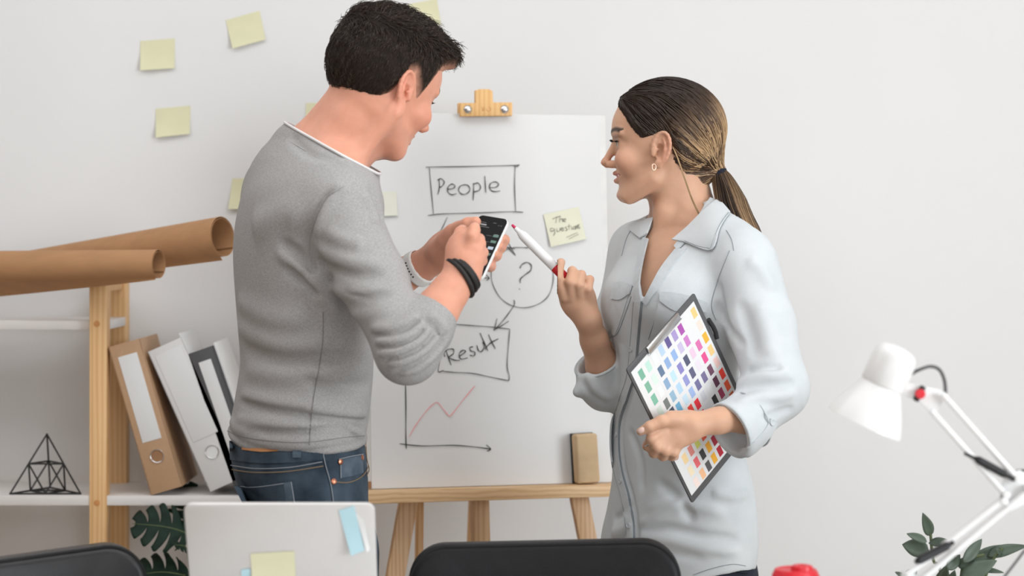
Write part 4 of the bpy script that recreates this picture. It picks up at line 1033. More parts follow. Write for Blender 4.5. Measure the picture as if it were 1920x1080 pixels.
rsh, rel, rwr = PX(636, 392, 3.160), PX(764, 660, 3.055), PX(868, 512, 3.112)
lsh, lel, lwr = PX(530, 362, 3.455), PX(640, 600, 3.50), PX(790, 500, 3.37)
nb, nt_ = PX(608, 290, 3.315), PX(690, 195, 3.30)
# head
yawm, pit = math.radians(37), math.radians(21)
hf = (math.cos(pit)*math.cos(yawm), math.cos(pit)*math.sin(yawm), -math.sin(pit)); HRm = head_axes(hf, math.radians(4)); HOm = PX(714, 170, 3.315); HSm = 0.965
hp = head_field(HOm, HRm, HSm, 'm', False)
body = Field()
body.add(loft([row(py, xl+14, xr-14, ey-0.014, DM, RHO, dy) for py, xl, xr, ey, dy in TR if py <= 860 and py >= 300]), 0.0)
body.chain([(nb, 0.062), ((nb+nt_)/2+A3((0.004, 0, -0.004)), 0.0575), (nt_, 0.057)], 0.03)
body.chain([(PX(575, 276, 3.33), 0.028), (PX(640, 222, 3.315), 0.030), (PX(668, 178, 3.31), 0.035)], 0.03)       # nape
body.chain([(PX(600, 300, 3.32), 0.05), (PX(520, 335, 3.43), 0.045)], 0.03); body.chain([(PX(610, 300, 3.30), 0.05), (PX(640, 365, 3.19), 0.045)], 0.03)
body.add(rcone(PX(655, 315, 3.245), PX(735, 215, 3.245), 0.010, 0.012), 0.03)     # sternomastoid
body.add(hp, 0.022)
body.chain([(rsh, 0.046), (rel, 0.034)], 0.03)
fm = rel*0.72+rwr*0.28
body.chain([(rel, 0.034), (fm, 0.0355), (rel*0.45+rwr*0.55, 0.0325), (rel*0.25+rwr*0.75, 0.0285), (rwr, 0.0260)], 0.01)
body.chain([(lsh, 0.05), (lel, 0.042), (lel*0.6+lwr*0.4, 0.040), (PX(760, 514, 3.385), 0.0275), (lwr, 0.0245)], 0.012)
def finger(f, pts, k=0.003, k0=0.006):
    ps = [(PX(x, y, d), r) for x, y, d, r in pts]
    g = Field(); g.chain(ps, k)
    c = np.mean([p for p, _ in ps], axis=0); R = max(np.linalg.norm(p-c) for p, _ in ps)+0.02
    f.add((lambda Q, g=g: g(Q), A3(c), float(R)), k0)
def Rax(x, y):   # frame from two directions
    x = nrmz(x); y = np.asarray(y, float); y = nrmz(y-x*(x@y)); z = np.cross(x, y); return np.stack([x, y, z], -1)
# right hand, back toward us, tapping the phone
pd = PX(878, 462, 3.105)-PX(866, 520, 3.105)
body.add(ell(PX(872, 473, 3.112), (0.038, 0.028, 0.016), Rax(pd, (1, 0, 0.25))), 0.014)
body.add(rcone(rwr, PX(874, 488, 3.108), 0.0255, 0.024), 0.015)
body.add(rcone(PX(855, 490, 3.12), PX(852, 466, 3.125), 0.014, 0.0135), 0.012)
finger(body, [(854, 476, 3.118, 0.0125), (857, 452, 3.120, 0.0108), (864, 436, 3.135, 0.0098), (867, 431, 3.160, 0.0085)], k0=0.006)
finger(body, [(881, 462, 3.100, 0.0110), (886, 444, 3.098, 0.0098), (889, 431, 3.108, 0.0090), (890, 427, 3.140, 0.0080), (893, 432, 3.172, 0.0072)], k0=0.005)
finger(body, [(893, 468, 3.102, 0.0105), (900, 457, 3.115, 0.0090), (899, 448, 3.145, 0.0082), (893, 446, 3.170, 0.0072)], k0=0.005)
finger(body, [(897, 482, 3.106, 0.0100), (905, 474, 3.122, 0.0088), (901, 466, 3.152, 0.0080), (894, 462, 3.172, 0.0070)], k0=0.005)
finger(body, [(895, 494, 3.112, 0.0092), (904, 489, 3.130, 0.0080), (899, 482, 3.155, 0.0072), (893, 478, 3.170, 0.0064)], k0=0.005)
# left hand under the phone
body.add(ell(PX(842, 467, 3.335), (0.048, 0.034, 0.018), Rax(PX(890, 440, 3.30)-PX(795, 500, 3.36), (0.25, -0.35, 0.9))), 0.016)
body.add(rcone(lwr, PX(830, 474, 3.345), 0.0245, 0.027), 0.012)
body.add(rcone(PX(822, 470, 3.325), PX(850, 436, 3.290), 0.019, 0.0145), 0.012)
finger(body, [(838, 450, 3.300, 0.0150), (860, 428, 3.275, 0.0118), (877, 420, 3.252, 0.0105), (892, 416, 3.245, 0.0088)], k0=0.008)
for (mx_, my_), (px_, py_), (tx_, ty_), dd in (((880, 450), (930, 447), (945, 450), 0.0), ((876, 462), (922, 462), (938, 464), -0.006), ((872, 474), (914, 478), (930, 479), -0.014), ((866, 486), (903, 496), (919, 499), -0.022)):
    finger(body, [(mx_, my_, 3.325+dd, 0.0125), (px_, py_, 3.290+dd, 0.0100), (tx_, ty_, 3.252+dd, 0.0092), (tx_-5, ty_-3, 3.226+dd, 0.0080)], k0=0.006)
# skin mesh
def crease(f, a, b, amp, w):
    fnp, c, r = polydist([a, (np.asarray(a)+np.asarray(b))/2, b])
    f.ops.append((lambda Q: -amp*np.exp(-(fnp(Q)[0]/w)**2), 0, 'd', c, r+3*w))
V, Q = mesh_field(body, (-0.60, 2.98, 0.90), (0.02, 3.68, 1.84), 0.0023)
def head_cols(V, O, R, sc, base, lip, brow, blush, sex):
    q = (V-O)@np.asarray(R, np.float32)/sc; s = 1.06 if sex == 'm' else 1.0
    C = np.tile(np.array(base, np.float32), (len(V), 1)); ay = np.abs(q[:, 1])
    def mixc(m, c):
        nonlocal C
        m = np.clip(m, 0, 1)[:, None]; C = C*(1-m)+np.array(c, np.float32)*m
    near = np.linalg.norm(q, axis=1) < 0.16
    # cheeks, nose, ears a little redder
    mixc(0.5*near*np.exp(-(((q[:, 0]-0.07)/0.03)**2+((ay-0.042)/0.022)**2+((q[:, 2]+0.022)/0.022)**2)), blush)
    mixc(0.45*near*np.exp(-(((q[:, 0]+0.012)/0.022)**2+((ay-0.085)/0.014)**2+((q[:, 2])/0.03)**2)), blush)
    mixc(0.35*near*np.exp(-(((q[:, 0]-0.10*s)/0.012)**2+(ay/0.014)**2+((q[:, 2]+0.024)/0.012)**2)), blush)
    lz = -0.0505*s+0.0045*np.clip(ay/0.024, 0, 1)**2
    lm = (np.exp(-((q[:, 2]-lz)/(0.0085*np.clip(1-(ay/0.027)**2, 0.05, 1)))**4))*(ay < 0.026)*(q[:, 0] > 0.062*s)*near
    mixc(lm*0.85, lip)
    bz_ = 0.0305+0.005*np.sin(np.clip((ay-0.012)/0.04, 0, 1)*2.4)
    bmk = 1.17*np.exp(-((q[:, 2]-bz_)/0.0044)**4)*(ay > 0.012)*(ay < 0.053)*(q[:, 0] > 0.05)*near
    mixc(bmk*0.85, brow)
    return C, q
Cm, qm = head_cols(V, HOm, HRm, HSm, (0.70, 0.335, 0.230), (0.55, 0.22, 0.18), (0.03, 0.018, 0.012), (0.70, 0.24, 0.17), 'm')
bodyM = mesh_obj('body', V, Q, M['skin'], man, True, None, Cm)
# ---- hair of the man
def hl(v): return A3(HOm)+np.asarray(v, np.float32)@HRm.T.astype(np.float32)*HSm
def man_thick(q):
    """hair thickness over the scalp in head axes; <= 0 where there is no hair"""
    x, y, z = q[:, 0], np.abs(q[:, 1]), q[:, 2]
    line = np.interp(x, [-0.12, -0.085, -0.06, -0.035, -0.022, -0.012, 0.004, 0.016, 0.030, 0.042, 0.055, 0.075, 0.10, 0.13], [-0.074, -0.074, -0.068, -0.050, -0.018, 0.026, 0.034, 0.016, -0.004, 0.030, 0.062, 0.072, 0.078, 0.085])
    h = z-line
    top = np.clip((z-0.06)/0.055, 0, 1); front = np.clip((x-0.00)/0.07, 0, 1)
    t = np.interp(h, [-0.012, -0.004, 0.0, 0.012, 0.05], [-0.012, -0.003, 0.0004, 0.003, 0.0085])+0.010*top*top*(3-2*top)+0.008*top*front
    return t, h
hfn = head_field(HOm, HRm, HSm, 'm', False, ())[0]
def hair_fn(Qw):
    q = (Qw-HOm)@HRm.astype(np.float32)/HSm; t, h = man_thick(q)
    n_ = 0.0016*np.sin(q[:, 0]*260+3*np.sin(q[:, 1]*90))*np.sin(q[:, 1]*210+q[:, 2]*170)*np.clip(t/0.012, 0, 1)
    return hfn(Qw)-t-n_
hairF = Field(); hairF.add((hair_fn, A3(HOm), 0.18))
for (x, y, z, r) in ((0.078, 0.00, 0.108, 0.016), (0.086, -0.022, 0.100, 0.014), (0.080, -0.042, 0.094, 0.013), (0.092, 0.012, 0.098, 0.012), (0.095, -0.012, 0.092, 0.011), (0.082, 0.035, 0.098, 0.014), (0.093, -0.034, 0.090, 0.010)):
    hairF.add(ell(hl((x, y, z)), (r, r, r*0.85)), 0.010)
Vh, Qh = mesh_field(hairF, A3(HOm)-0.16, A3(HOm)+0.17, 0.0032)
qh = (Vh-HOm)@HRm.astype(np.float32); hh = man_thick(qh)[1]; fadem = np.clip((hh+0.001)/np.where(qh[:, 0] < -0.03, 0.034, 0.022), 0, 1)[:, None]**0.8
hairM = mesh_obj('hair', Vh, Qh, M['hair_base'], man, True, None, np.array((0.52, 0.27, 0.19))*(1-fadem)+np.array((0.017, 0.0115, 0.009))*fadem)
def man_strands(n):
    Vs = Vh[rng.integers(0, len(Vh), n)]; nr = grad(hairF, Vs); q = (Vs-HOm)@HRm.astype(np.float32)
    h0 = man_thick(q)[1]; ok = (hfn(Vs) > 0.0003) & (rng.random(n) < np.clip((h0-0.001)/0.022, 0, 1)**1.3); Vs, nr, q = Vs[ok], nr[ok], q[ok]; n = len(Vs)
    t, h = man_thick(q); top = np.clip((q[:, 2]-0.05)/0.05, 0, 1)
    fl = np.zeros((n, 3), np.float32); fl[:, 0] = 0.25+0.75*top; fl[:, 2] = -0.9*(1-top)-0.15; fl[:, 1] = -0.35*top*np.sign(q[:, 1]+0.03)+rng.normal(0, 0.28, n); fl[:, 0] += rng.normal(0, 0.25, n)-0.5*(1-top)*(q[:, 0] < 0.02)
    fw = fl@HRm.T.astype(np.float32); fw = fw-nr*(fw*nr).sum(1, keepdims=True); fw /= np.maximum(np.linalg.norm(fw, axis=1, keepdims=True), 1e-6)
    L = (0.011+0.009*top+rng.random(n)*0.007*(0.4+top)+0.002*np.clip((q[:, 0]-0.06)/0.05, 0, 1)*top)*np.clip(h/0.03, 0.22, 1)
    m = 6; s = np.linspace(0, 1, m)[None, :, None]; ph = rng.random(n)*6.28; curl = (0.0016*top+0.004*np.clip((q[:, 0]-0.075)/0.03, 0, 1))[:, None, None]
    sidev = np.cross(nr, fw)
    pth = Vs[:, None]-nr[:, None]*0.002+fw[:, None]*(L[:, None, None]*s)+nr[:, None]*((0.003*top+0.0022*np.clip(h/0.03, 0, 1))[:, None, None]*np.sin(np.pi*s*0.9))+curl*(np.sin(s*5+ph[:, None, None])*sidev[:, None]+np.cos(s*5+ph[:, None, None])*nr[:, None]*0.8-nr[:, None]*0.3)
    rad = (0.00055+0.0003*top)[:, None]*np.clip(h/0.03, 0.3, 1)[:, None]*np.linspace(1, 0.25, m)[None]
    c0 = np.array((0.024, 0.0155, 0.0115)); c1 = np.array((0.085, 0.055, 0.039)); mixv = rng.random(n)[:, None, None]**1.5*np.linspace(0.4, 1, m)[None, :, None]
    return pth, rad, c0*(1-mixv)+c1*mixv
Vx, Qx, Cx = strands(*man_strands(14000)); tag(mesh_obj('hair_strands', Vx, Qx, M['hair'], hairM, True, None, Cx), kind='stuff')
# eyebrow/lash hint on the visible eye, eye balls
for y in (1, -1):
    e = hl((0.0675*1.06, 0.0315*y, 0.0095)); lathe('eye', Vector(e-A3(HRm[:, 0])*0.0125), Vector(HRm[:, 0]), [(0.0, 0), (0.003, 0.008), (0.0125, 0.0122), (0.02, 0.009), (0.0232, 0.0055), (0.0246, 0)], M['eye'], bodyM, 20, 80)
ls = []
for t in np.linspace(0, 1, 16):
    b0 = hl((0.0835-0.008*t, -(0.022+0.024*t), 0.0125)); ls.append([b0, b0+(HRm@np.array((0.003, -0.001-0.001*t, -0.001))), b0+(HRm@np.array((0.0055, -0.002-0.002*t, 0.000)))])
ls = np.array(ls, np.float32); Vx, Qx, Cx = strands(ls, np.tile(np.array([0.0005, 0.0004, 0.0001]), (16, 1)), np.tile(np.array((0.02, 0.012, 0.01)), (16, 3, 1))); mesh_obj('eyelashes', Vx, Qx, M['hair'], bodyM, True, None, Cx)

# ---- sweater
sw = Field()
sw.add(loft([row(py, xl, xr, ey, DM, RHO, dy) for py, xl, xr, ey, dy in TR if py <= 836]), 0.0)
ncn = PX(622, 276, 3.318); nax = nrmz(PX(695, 175, 3.30)-PX(610, 290, 3.315)); nax = nrmz(np.array((0.47, -0.02, 0.88)))
sw.add(rcone(PX(596, 330, 3.32), ncn+A3(nax)*0.03, 0.090, 0.062), 0.045)
sw.chain([(PX(585, 315, 3.33), 0.070), (PX(530, 352, 3.42), 0.060)], 0.05); sw.chain([(PX(615, 320, 3.29), 0.070), (PX(644, 386, 3.18), 0.062)], 0.05)
sw.chain([(rsh, 0.059), (rsh*0.5+rel*0.5, 0.0510), (rel, 0.0455)], 0.018)
cufA = rel*0.47+rwr*0.53
sw.add(rcone(rel, rel*0.70+rwr*0.30, 0.047, 0.044), 0.02); sw.add(fcone(rel*0.72+rwr*0.28, cufA, 0.044, 0.0365), 0.012)
sw.chain([(lsh, 0.060), (lel, 0.050), (lel*0.45+lwr*0.55, 0.042)], 0.02)
sw.add(fcone(lel*0.5+lwr*0.5, PX(736, 528, 3.397), 0.043, 0.037), 0.01)
sw.add(plane(ncn, nax), 0.003, 'i')
swB = sw.copy()
fd = lambda pts, amp, w: fold(sw, pts, amp, w, 2.95, 3.5, base=swB)
# elbow and forearm gathers
for pts, a, w in (
    ([(590, 640), (640, 600)], 0.0, 0.01),
    ([(700, 640), (735, 640), (770, 628), (800, 598)], 0.006, 0.008), ([(705, 662), (745, 660), (785, 640), (815, 605)], 0.0065, 0.008), ([(722, 684), (760, 678), (800, 655), (832, 615)], 0.006, 0.008),
    ([(742, 700), (778, 692), (815, 665), (845, 625)], 0.005, 0.007), ([(690, 615), (725, 615), (758, 604), (790, 585)], 0.005, 0.008), ([(700, 652), (740, 650), (778, 634), (806, 602)], -0.0055, 0.0055), ([(714, 674), (752, 669), (792, 648), (823, 610)], -0.0055, 0.0055),
    ([(732, 693), (770, 685), (808, 660), (838, 620)], -0.005, 0.0055), ([(695, 628), (730, 628), (765, 616), (796, 592)], -0.005, 0.0055),
    ([(800, 588), (822, 600), (840, 625)], 0.004, 0.006), ([(792, 600), (812, 615), (828, 640)], -0.004, 0.005), ([(660, 590), (700, 588), (745, 565)], 0.003, 0.011),
    # upper arm
    ([(582, 470), (600, 520), (645, 548), (700, 545), (735, 535)], 0.006, 0.011), ([(590, 455), (620, 478), (665, 492), (725, 494)], 0.0055, 0.010), ([(586, 480), (625, 505), (675, 517), (728, 512)], -0.0055, 0.009),
    ([(606, 430), (640, 448), (690, 462)], 0.004, 0.012), ([(640, 545), (690, 556), (740, 548)], -0.004, 0.008), ([(690, 345), (708, 380), (718, 410), (722, 432)], -0.005, 0.008), ([(680, 360), (698, 392), (706, 425)], 0.004, 0.010),
    # arm hole and shoulder blade
    ([(640, 345), (608, 372), (590, 410), (577, 455), (584, 500), (600, 530)], -0.006, 0.008), ([(655, 338), (622, 362), (603, 400), (592, 450)], 0.004, 0.014), ([(470, 430), (540, 400), (575, 420)], 0.005, 0.028), ([(520, 452), (550, 470), (578, 495), (600, 520)], -0.006, 0.011), ([(515, 470), (550, 492), (585, 522), (625, 555)], 0.005, 0.011), ([(530, 500), (570, 528), (605, 560)], -0.005, 0.011),
    ([(560, 520), (600, 552), (640, 592)], 0.004, 0.012), ([(540, 250), (575, 285), (620, 300), (655, 312)], -0.003, 0.012),
    # back
    ([(440, 560), (490, 590), (540, 600), (590, 592)], 0.0035, 0.020), ([(446, 612), (500, 640), (560, 648), (640, 640)], 0.0035, 0.016), ([(448, 650), (510, 672), (580, 676), (680, 662)], -0.0035, 0.016), ([(447, 690), (520, 704), (600, 700), (696, 690)], 0.0035, 0.015),
    ([(442, 735), (500, 752), (580, 762), (650, 770), (690, 772)], 0.0045, 0.011), ([(445, 752), (520, 770), (600, 780), (690, 790)], -0.0045, 0.009), ([(440, 785), (520, 797), (580, 800), (620, 795)], 0.0045, 0.009), ([(470, 806), (530, 810), (610, 806), (675, 800)], -0.004, 0.008), ([(560, 770), (620, 778), (688, 782)], 0.0035, 0.008),
    ([(430, 772), (440, 800), (470, 812)], 0.003, 0.009), ([(640, 795), (668, 806), (683, 822)], 0.0035, 0.008), ([(625, 640), (670, 665), (698, 672)], 0.003, 0.014), ([(560, 705), (620, 728), (695, 722)], -0.003, 0.014), ([(625, 800), (655, 812), (672, 830)], -0.003, 0.006)):
    if a: fd(pts, a*(1.75 if a > 0 else 2.2), w*(0.9 if a > 0 else 0.7))
# hem rim
hz = [(424, 818), (460, 831), (520, 840), (580, 841), (640, 833), (688, 828)]
hx = np.array([(P(x, y, DM).x) for x, y in hz]); hzz = np.array([P(x, y, DM).z for x, y in hz])
def hem_fn(Q):
    z = np.interp(Q[:, 0], hx, hzz)+0.006*np.clip((Q[:, 1]-DM)/0.1, -1, 1); return z-Q[:, 2]
sw.ops.append((hem_fn, 0.004, 'i', None, 0))
sw.ops.append((lambda Q: 0.0022*np.exp(-((-hem_fn(Q)-0.006)/0.006)**2)-0.0014*np.exp(-((-hem_fn(Q)-0.0165)/0.003)**2), 0, 'd', A3((P(560, 0, DM).x, DM, 0.95)), 0.35))
V, Q = mesh_field(sw, (-0.58, 2.95, 0.86), (0.02, 3.72, 1.56), 0.0034); V = smooth_mesh(V, Q, 1, 0.4)
swO = mesh_obj('sweater', V, Q, M['heather'], man)
# neckline: white trim ring following the cut
def ring_pts(fld, c, ax, r0, n=72, off=0.0):
    x = nrmz(np.cross(ax, (0.3, 1, 0.1))); y = np.cross(ax, x); out = []
    for k in range(n):
        t = 2*math.pi*k/n; d = x*math.cos(t)+y*math.sin(t); rr = np.linspace(r0*0.3, r0*2.2, 140); Qs = (np.asarray(c)[None]+d[None]*rr[:, None]).astype(np.float32); v = fld(Qs)
        i = np.nonzero(v > 0)[0]; i = i[0] if len(i) else -1; out.append(np.asarray(c)+d*(rr[i]+off))
    return out
rg = ring_pts(swB, ncn-A3(nax)*0.004, nax, 0.07, off=-0.001)
tube('neck_trim', [Vector(p)+Vector(nax)*0.004 for p in rg], 0.0024, M['white_cotton'], swO, 8, closed=True)
tube('neck_band', [Vector(p)-Vector(nax)*0.009 for p in ring_pts(swB, ncn-A3(nax)*0.013, nax, 0.07, off=-0.0012)], 0.0018, M['heather'], swO, 8, closed=True)
SD = (2.95, 3.5)
seam('side_seam', [(606, 585), (605, 640), (598, 690), (588, 745), (583, 790), (580, 835)], sw, *SD, 0.0007, M['heather_seam'], swO)
seam('shoulder_seam', [(645, 348), (612, 372), (592, 412), (579, 460), (588, 505)], sw, *SD, 0.0012, M['heather'], swO)
seam('hem_stitch', [(426, 808), (460, 820), (520, 828), (580, 829), (640, 821), (684, 817)], sw, *SD, 0.0006, M['heather_seam'], swO)
0 and tube('sleeve_cuff', [Vector(p) for p in ring_pts(swB, rel*0.475+rwr*0.525, nrmz(rwr-rel), 0.035, 48)], 0.0020, M['heather'], swO, 8, closed=True)
# small label at the neckline front
box('neck_tag', Vector(PX(686, 322, 3.262)), (0.003, 0.010, 0.013), M['heather_seam'], swO, None, 0.0008)

# ---- jeans
jn_ = Field()
JR = [(800, 432, 682, 0.148, 0.01), (835, 428, 686, 0.152, 0.01), (870, 429, 690, 0.156, 0.01), (905, 438, 692, 0.160, 0.01), (945, 460, 692, 0.162, 0.01), (1000, 482, 690, 0.160, 0.01), (1050, 492, 684, 0.155, 0.01)]
jn_.add(loft([row(py, xl, xr, ey, DM, RHO, dy) for py, xl, xr, ey, dy in JR]), 0.0)
hipR, hipL = A3((P(600, 0, 3.22).x, 3.225, 0.83)), A3((P(565, 0, 3.40).x, 3.40, 0.83))
knR, knL = A3((hipR[0]+0.03, 3.21, 0.46)), A3((hipL[0]+0.01, 3.41, 0.46)); akR, akL = A3((hipR[0]+0.0, 3.22, 0.075)), A3((hipL[0]-0.02, 3.42, 0.075))
for h, k_, a in ((hipR, knR, akR), (hipL, knL, akL)):
    jn_.chain([(h, 0.093), (k_, 0.064)], 0.04); jn_.add(fcone(k_, a, 0.063, 0.052), 0.02)
jn_.ops.append((lambda Q: Q[:, 2]-(1.008+0*Q[:, 2]), 0.003, 'i', None, 0))
jB = jn_.copy(); jd = lambda pts, amp, w: fold(jn_, pts, amp, w, 2.95, 3.5, base=jB)
for pts, a, w in (([(440, 880), (500, 890), (560, 880)], 0.003, 0.012), ([(445, 900), (470, 925), (500, 940)], -0.004, 0.008), ([(560, 905), (600, 925), (640, 930)], 0.003, 0.012), ([(632, 860), (655, 880), (690, 890)], -0.002, 0.01), ([(470, 950), (560, 975), (660, 965)], -0.004, 0.012)): jd(pts, a, w)
V, Q = mesh_field(jn_, (-0.56, 3.0, 0.04), (-0.14, 3.6, 1.02), 0.005); jO = mesh_obj('jeans', V, Q, M['jeans'], man)
JD = (2.95, 3.5)
patch('waistband', [(432, 828), (480, 840), (540, 846), (605, 842)], [(434, 862), (480, 868), (540, 868), (606, 862)], jn_, *JD, M['jeans'], jO, 0.0003, 0.0022, 30, 6)
patch('leather_label', [(457, 834), (490, 838), (522, 841)], [(457, 843), (490, 847), (522, 847)], jn_, *JD, M['leather_tan'], jO, 0.0024, 0.0015, 10, 3)
patch('belt_loop', [(550, 838), (551, 858)], [(565, 838), (566, 858)], jn_, *JD, M['jeans_light'], jO, 0.003, 0.002, 8, 4)
patch('back_pocket', [(440, 910), (480, 912), (547, 904)], [(465, 960), (500, 975), (556, 968)], jn_, *JD, M['jeans'], jO, 0.0002, 0.0018, 18, 10)
patch('pocket_tab', [(533, 905), (538, 940)], [(546, 903), (552, 940)], jn_, *JD, M['jeans_light'], jO, 0.0016, 0.0012, 8, 3)
patch('coin_pocket', [(636, 862), (655, 858), (678, 854)], [(638, 896), (660, 893), (680, 886)], jn_, *JD, M['jeans_light'], jO, 0.0002, 0.0016, 12, 8)
for pts, mt in (([(434, 872), (480, 879), (540, 877), (604, 866)], 'thread_pale'), ([(436, 880), (480, 886), (540, 884), (606, 874)], 'thread'), ([(604, 842), (610, 872), (620, 910), (627, 960)], 'thread_pale'), ([(622, 903), (650, 905), (672, 897), (684, 885), (689, 872)], 'thread'), ([(440, 910), (480, 913), (547, 904)], 'thread_pale'), ([(547, 904), (552, 935), (556, 965)], 'thread_pale'),
                ([(684, 838), (686, 862), (690, 880), (686, 892)], 'thread'), ([(637, 862), (638, 897)], 'thread_pale'), ([(634, 861), (656, 856), (679, 852)], 'thread_pale')):
    seam('stitching', pts, jn_, *JD, 0.0009, M[mt], jO, 0.0018)
for (x, y) in ((637, 866), (625, 903), (677, 858)):
    p = cast(jn_, [(x, y)], *JD)[0]; n_ = grad(jn_, np.array([p]))[0]; lathe('rivet', Vector(p+n_*0.0012), Vector(n_), [(0, 0.0048), (0.0018, 0.0046), (0.0028, 0.003), (0.003, 0)], M['copper'], jO, 16)
shoe(man, akR, (1, 0.3)); shoe(man, akL, (1, 0.45))

# ---- bracelet and watch
wax = nrmz(rwr-rel); bc = rwr+A3(wax)*-0.004
x_ = nrmz(np.cross(wax, (0, 1, 0))); y_ = np.cross(wax, x_)
br = None
for k, (off, tl_) in enumerate(((-0.006, 0.10), (0.001, -0.04), (0.007, 0.06))):
    pts = []
    for i in range(48):
        t = 2*math.pi*i/48; p = np.asarray(bc)+np.asarray(wax)*(off+tl_*0.03*math.cos(t+k)+0.008*math.cos(t))+x_*math.cos(t)*0.0305+y_*math.sin(t)*0.0315; pts.append(Vector(p))
    if br is None: br = tube('bracelet', pts, 0.0042, M['braid'], man, 8, closed=True); tag(br, 'black braided leather bracelet')
    else: tube('braided_cord', pts, 0.0042, M['braid'], br, 8, closed=True)
p = np.asarray(bc)+x_*(-0.031 if x_[0] > 0 else 0.031); box('clasp', Vector(PX(836, 521, 3.09)), (0.008, 0.008, 0.013), M['black_plastic'], br, None, 0.002)
w0 = PX(785, 503, 3.3735); wx = nrmz(PX(800, 492, 3.366)-PX(758, 520, 3.39)); a_ = nrmz(np.cross(wx, (0, 1, 0))); b_ = np.cross(wx, a_)
ws = Field(); ws.add(fcone(w0-A3(wx)*0.011, w0+A3(wx)*0.011, 0.0325, 0.0315), 0); ws.add(fcone(w0-A3(wx)*0.02, w0+A3(wx)*0.02, 0.0290, 0.0280), 0.001, 's')
V, Q = mesh_field(ws, w0-0.05, w0+A3((0.05, 0.05, 0.05)), 0.0016); wo = mesh_obj('watch_strap', V, Q, M['strap'], man); tag(wo, 'white rubber watch strap')
for i in range(6):
    th = 0.62-0.17*i; dirv = -b_*math.cos(th)+a_*math.sin(th)
    if dirv[1] > 0: dirv = -b_*math.cos(th)*-1+a_*math.sin(th)
    lathe('strap_hole', Vector(np.asarray(w0)+dirv*0.0318), Vector(dirv), [(0, 0.0014), (0.0012, 0.0014), (0.0013, 0)], M['black_plastic'], wo, 10)

# ------------------------------------------------------------------ smartphone in his hands
sTL, sTR, sBR = PX(899, 402, 3.255), PX(953, 411, 3.229), None
wv = sTR-sTL; lv = PX(907, 516, 3.182)-sTR
ux = nrmz(wv); lz = nrmz(lv-ux*(lv@ux)); Wp, Lp = 0.0555, 0.1160; nn = np.cross(ux, lz); nn = nn if nn[1] < 0 else -nn
ph = empty('smartphone', Vector(sTL+(A3(ux)*Wp+A3(lz)*Lp)/2), 'black-screened smartphone with a white rim in the man\'s hands', 'phone')
def fq(u, v, n=0.0): return Vector(np.asarray(sTL)+ux*u+lz*v+nn*n)
pts = [fq(Wp/2+x, Lp/2+y, -0.0075) for x, y in rrect(Wp, Lp, 0.0085)]; slab_poly('case', pts, 0.0072, nn, M['white_plastic'], ph, 0.0012)
pts = [fq(Wp/2+x, Lp/2+y, -0.0002) for x, y in rrect(Wp-0.0015, Lp-0.0015, 0.008)]; slab_poly('screen_glass', pts, 0.0006, nn, plain('phone_glass', (0.005, 0.005, 0.006), 0.30, noise=0.0, spec=0.12), ph)
M['ui_white'] = plain('screen_text', (0.32, 0.33, 0.34), 0.4); M['ui_green'] = plain('screen_green', (0.10, 0.20, 0.16), 0.4); M['ui_blue'] = plain('screen_blue', (0.45, 0.55, 0.65), 0.4); M['ui_grey'] = plain('screen_grey', (0.10, 0.10, 0.105), 0.4)
def ui(u, v, w, h, mt): slab_poly('screen_row', [fq(Wp*(u+a*w/2), Lp*(v+b*h/2), 0.0005) for a, b in ((-1, -1), (1, -1), (1, 1), (-1, 1))], 0.0001, nn, M[mt], ph)
for u, v, w, h, mt in ((0.22, 0.115, 0.26, 0.010, 'ui_grey'), (0.24, 0.15, 0.28, 0.022, 'ui_white'), (0.30, 0.185, 0.40, 0.012, 'ui_grey'), (0.62, 0.10, 0.10, 0.010, 'ui_grey'), (0.86, 0.13, 0.05, 0.008, 'ui_grey'), (0.78, 0.13, 0.05, 0.008, 'ui_grey'),
                       (0.18, 0.25, 0.16, 0.012, 'ui_grey'), (0.84, 0.30, 0.18, 0.040, 'ui_green'), (0.62, 0.31, 0.18, 0.006, 'ui_grey'), (0.84, 0.395, 0.18, 0.040, 'ui_green'), (0.62, 0.41, 0.18, 0.006, 'ui_grey'), (0.84, 0.50, 0.18, 0.045, 'ui_blue'), (0.84, 0.60, 0.18, 0.036, 'ui_green'), (0.62, 0.61, 0.18, 0.006, 'ui_grey'), (0.60, 0.70, 0.2, 0.028, 'ui_white'), (0.84, 0.28, 0.10, 0.008, 'ui_white')):
    ui(u, v, w, h, mt)
# ------------------------------------------------------------------ the woman
DW = 3.60
wom = empty('person', (P(1270, 0, DW).x, DW, 0), 'person with a brown ponytail in a light blue shirt holding a marker and a clipboard', 'person')
WR_ = [(398, 1262, 1350, 0.055, 0.02), (425, 1196, 1392, 0.085, 0.02), (460, 1168, 1412, 0.118, 0.01), (510, 1156, 1412, 0.130, 0.0), (560, 1150, 1404, 0.132, -0.008), (620, 1146, 1392, 0.130, -0.010), (690, 1150, 1380, 0.120, -0.002), (760, 1155, 1378, 0.116, 0.0), (830, 1153, 1386, 0.124, 0.0),
       (900, 1151, 1404, 0.136, 0.0), (960, 1142, 1411, 0.145, 0.0), (1010, 1131, 1413, 0.150, 0.0), (1060, 1126, 1407, 0.150, 0.0), (1100, 1128, 1404, 0.150, 0.0)]
RW = -0.42
wls, wle, wlw = PX(1400, 500, 3.475), PX(1456, 728, 3.385), PX(1345, 789, 3.312)
wrs, wre, wrw = PX(1196, 470, 3.715), PX(1140, 722, 3.640), PX(1103, 600, 3.575)
yw = math.radians(7); hfw = nrmz((-math.cos(yw), math.sin(yw), 0.02)); HRw = head_axes(hfw, math.radians(-2)); HOw = PX(1240, 281, 3.60); HSw = 0.99
hpw = head_field(HOw, HRw, HSw, 'f', True)
wb = Field()
def shr(rows, g): return [(z, cx, cy, ex-g, ey-g, rho) for z, cx, cy, ex, ey, rho in rows]
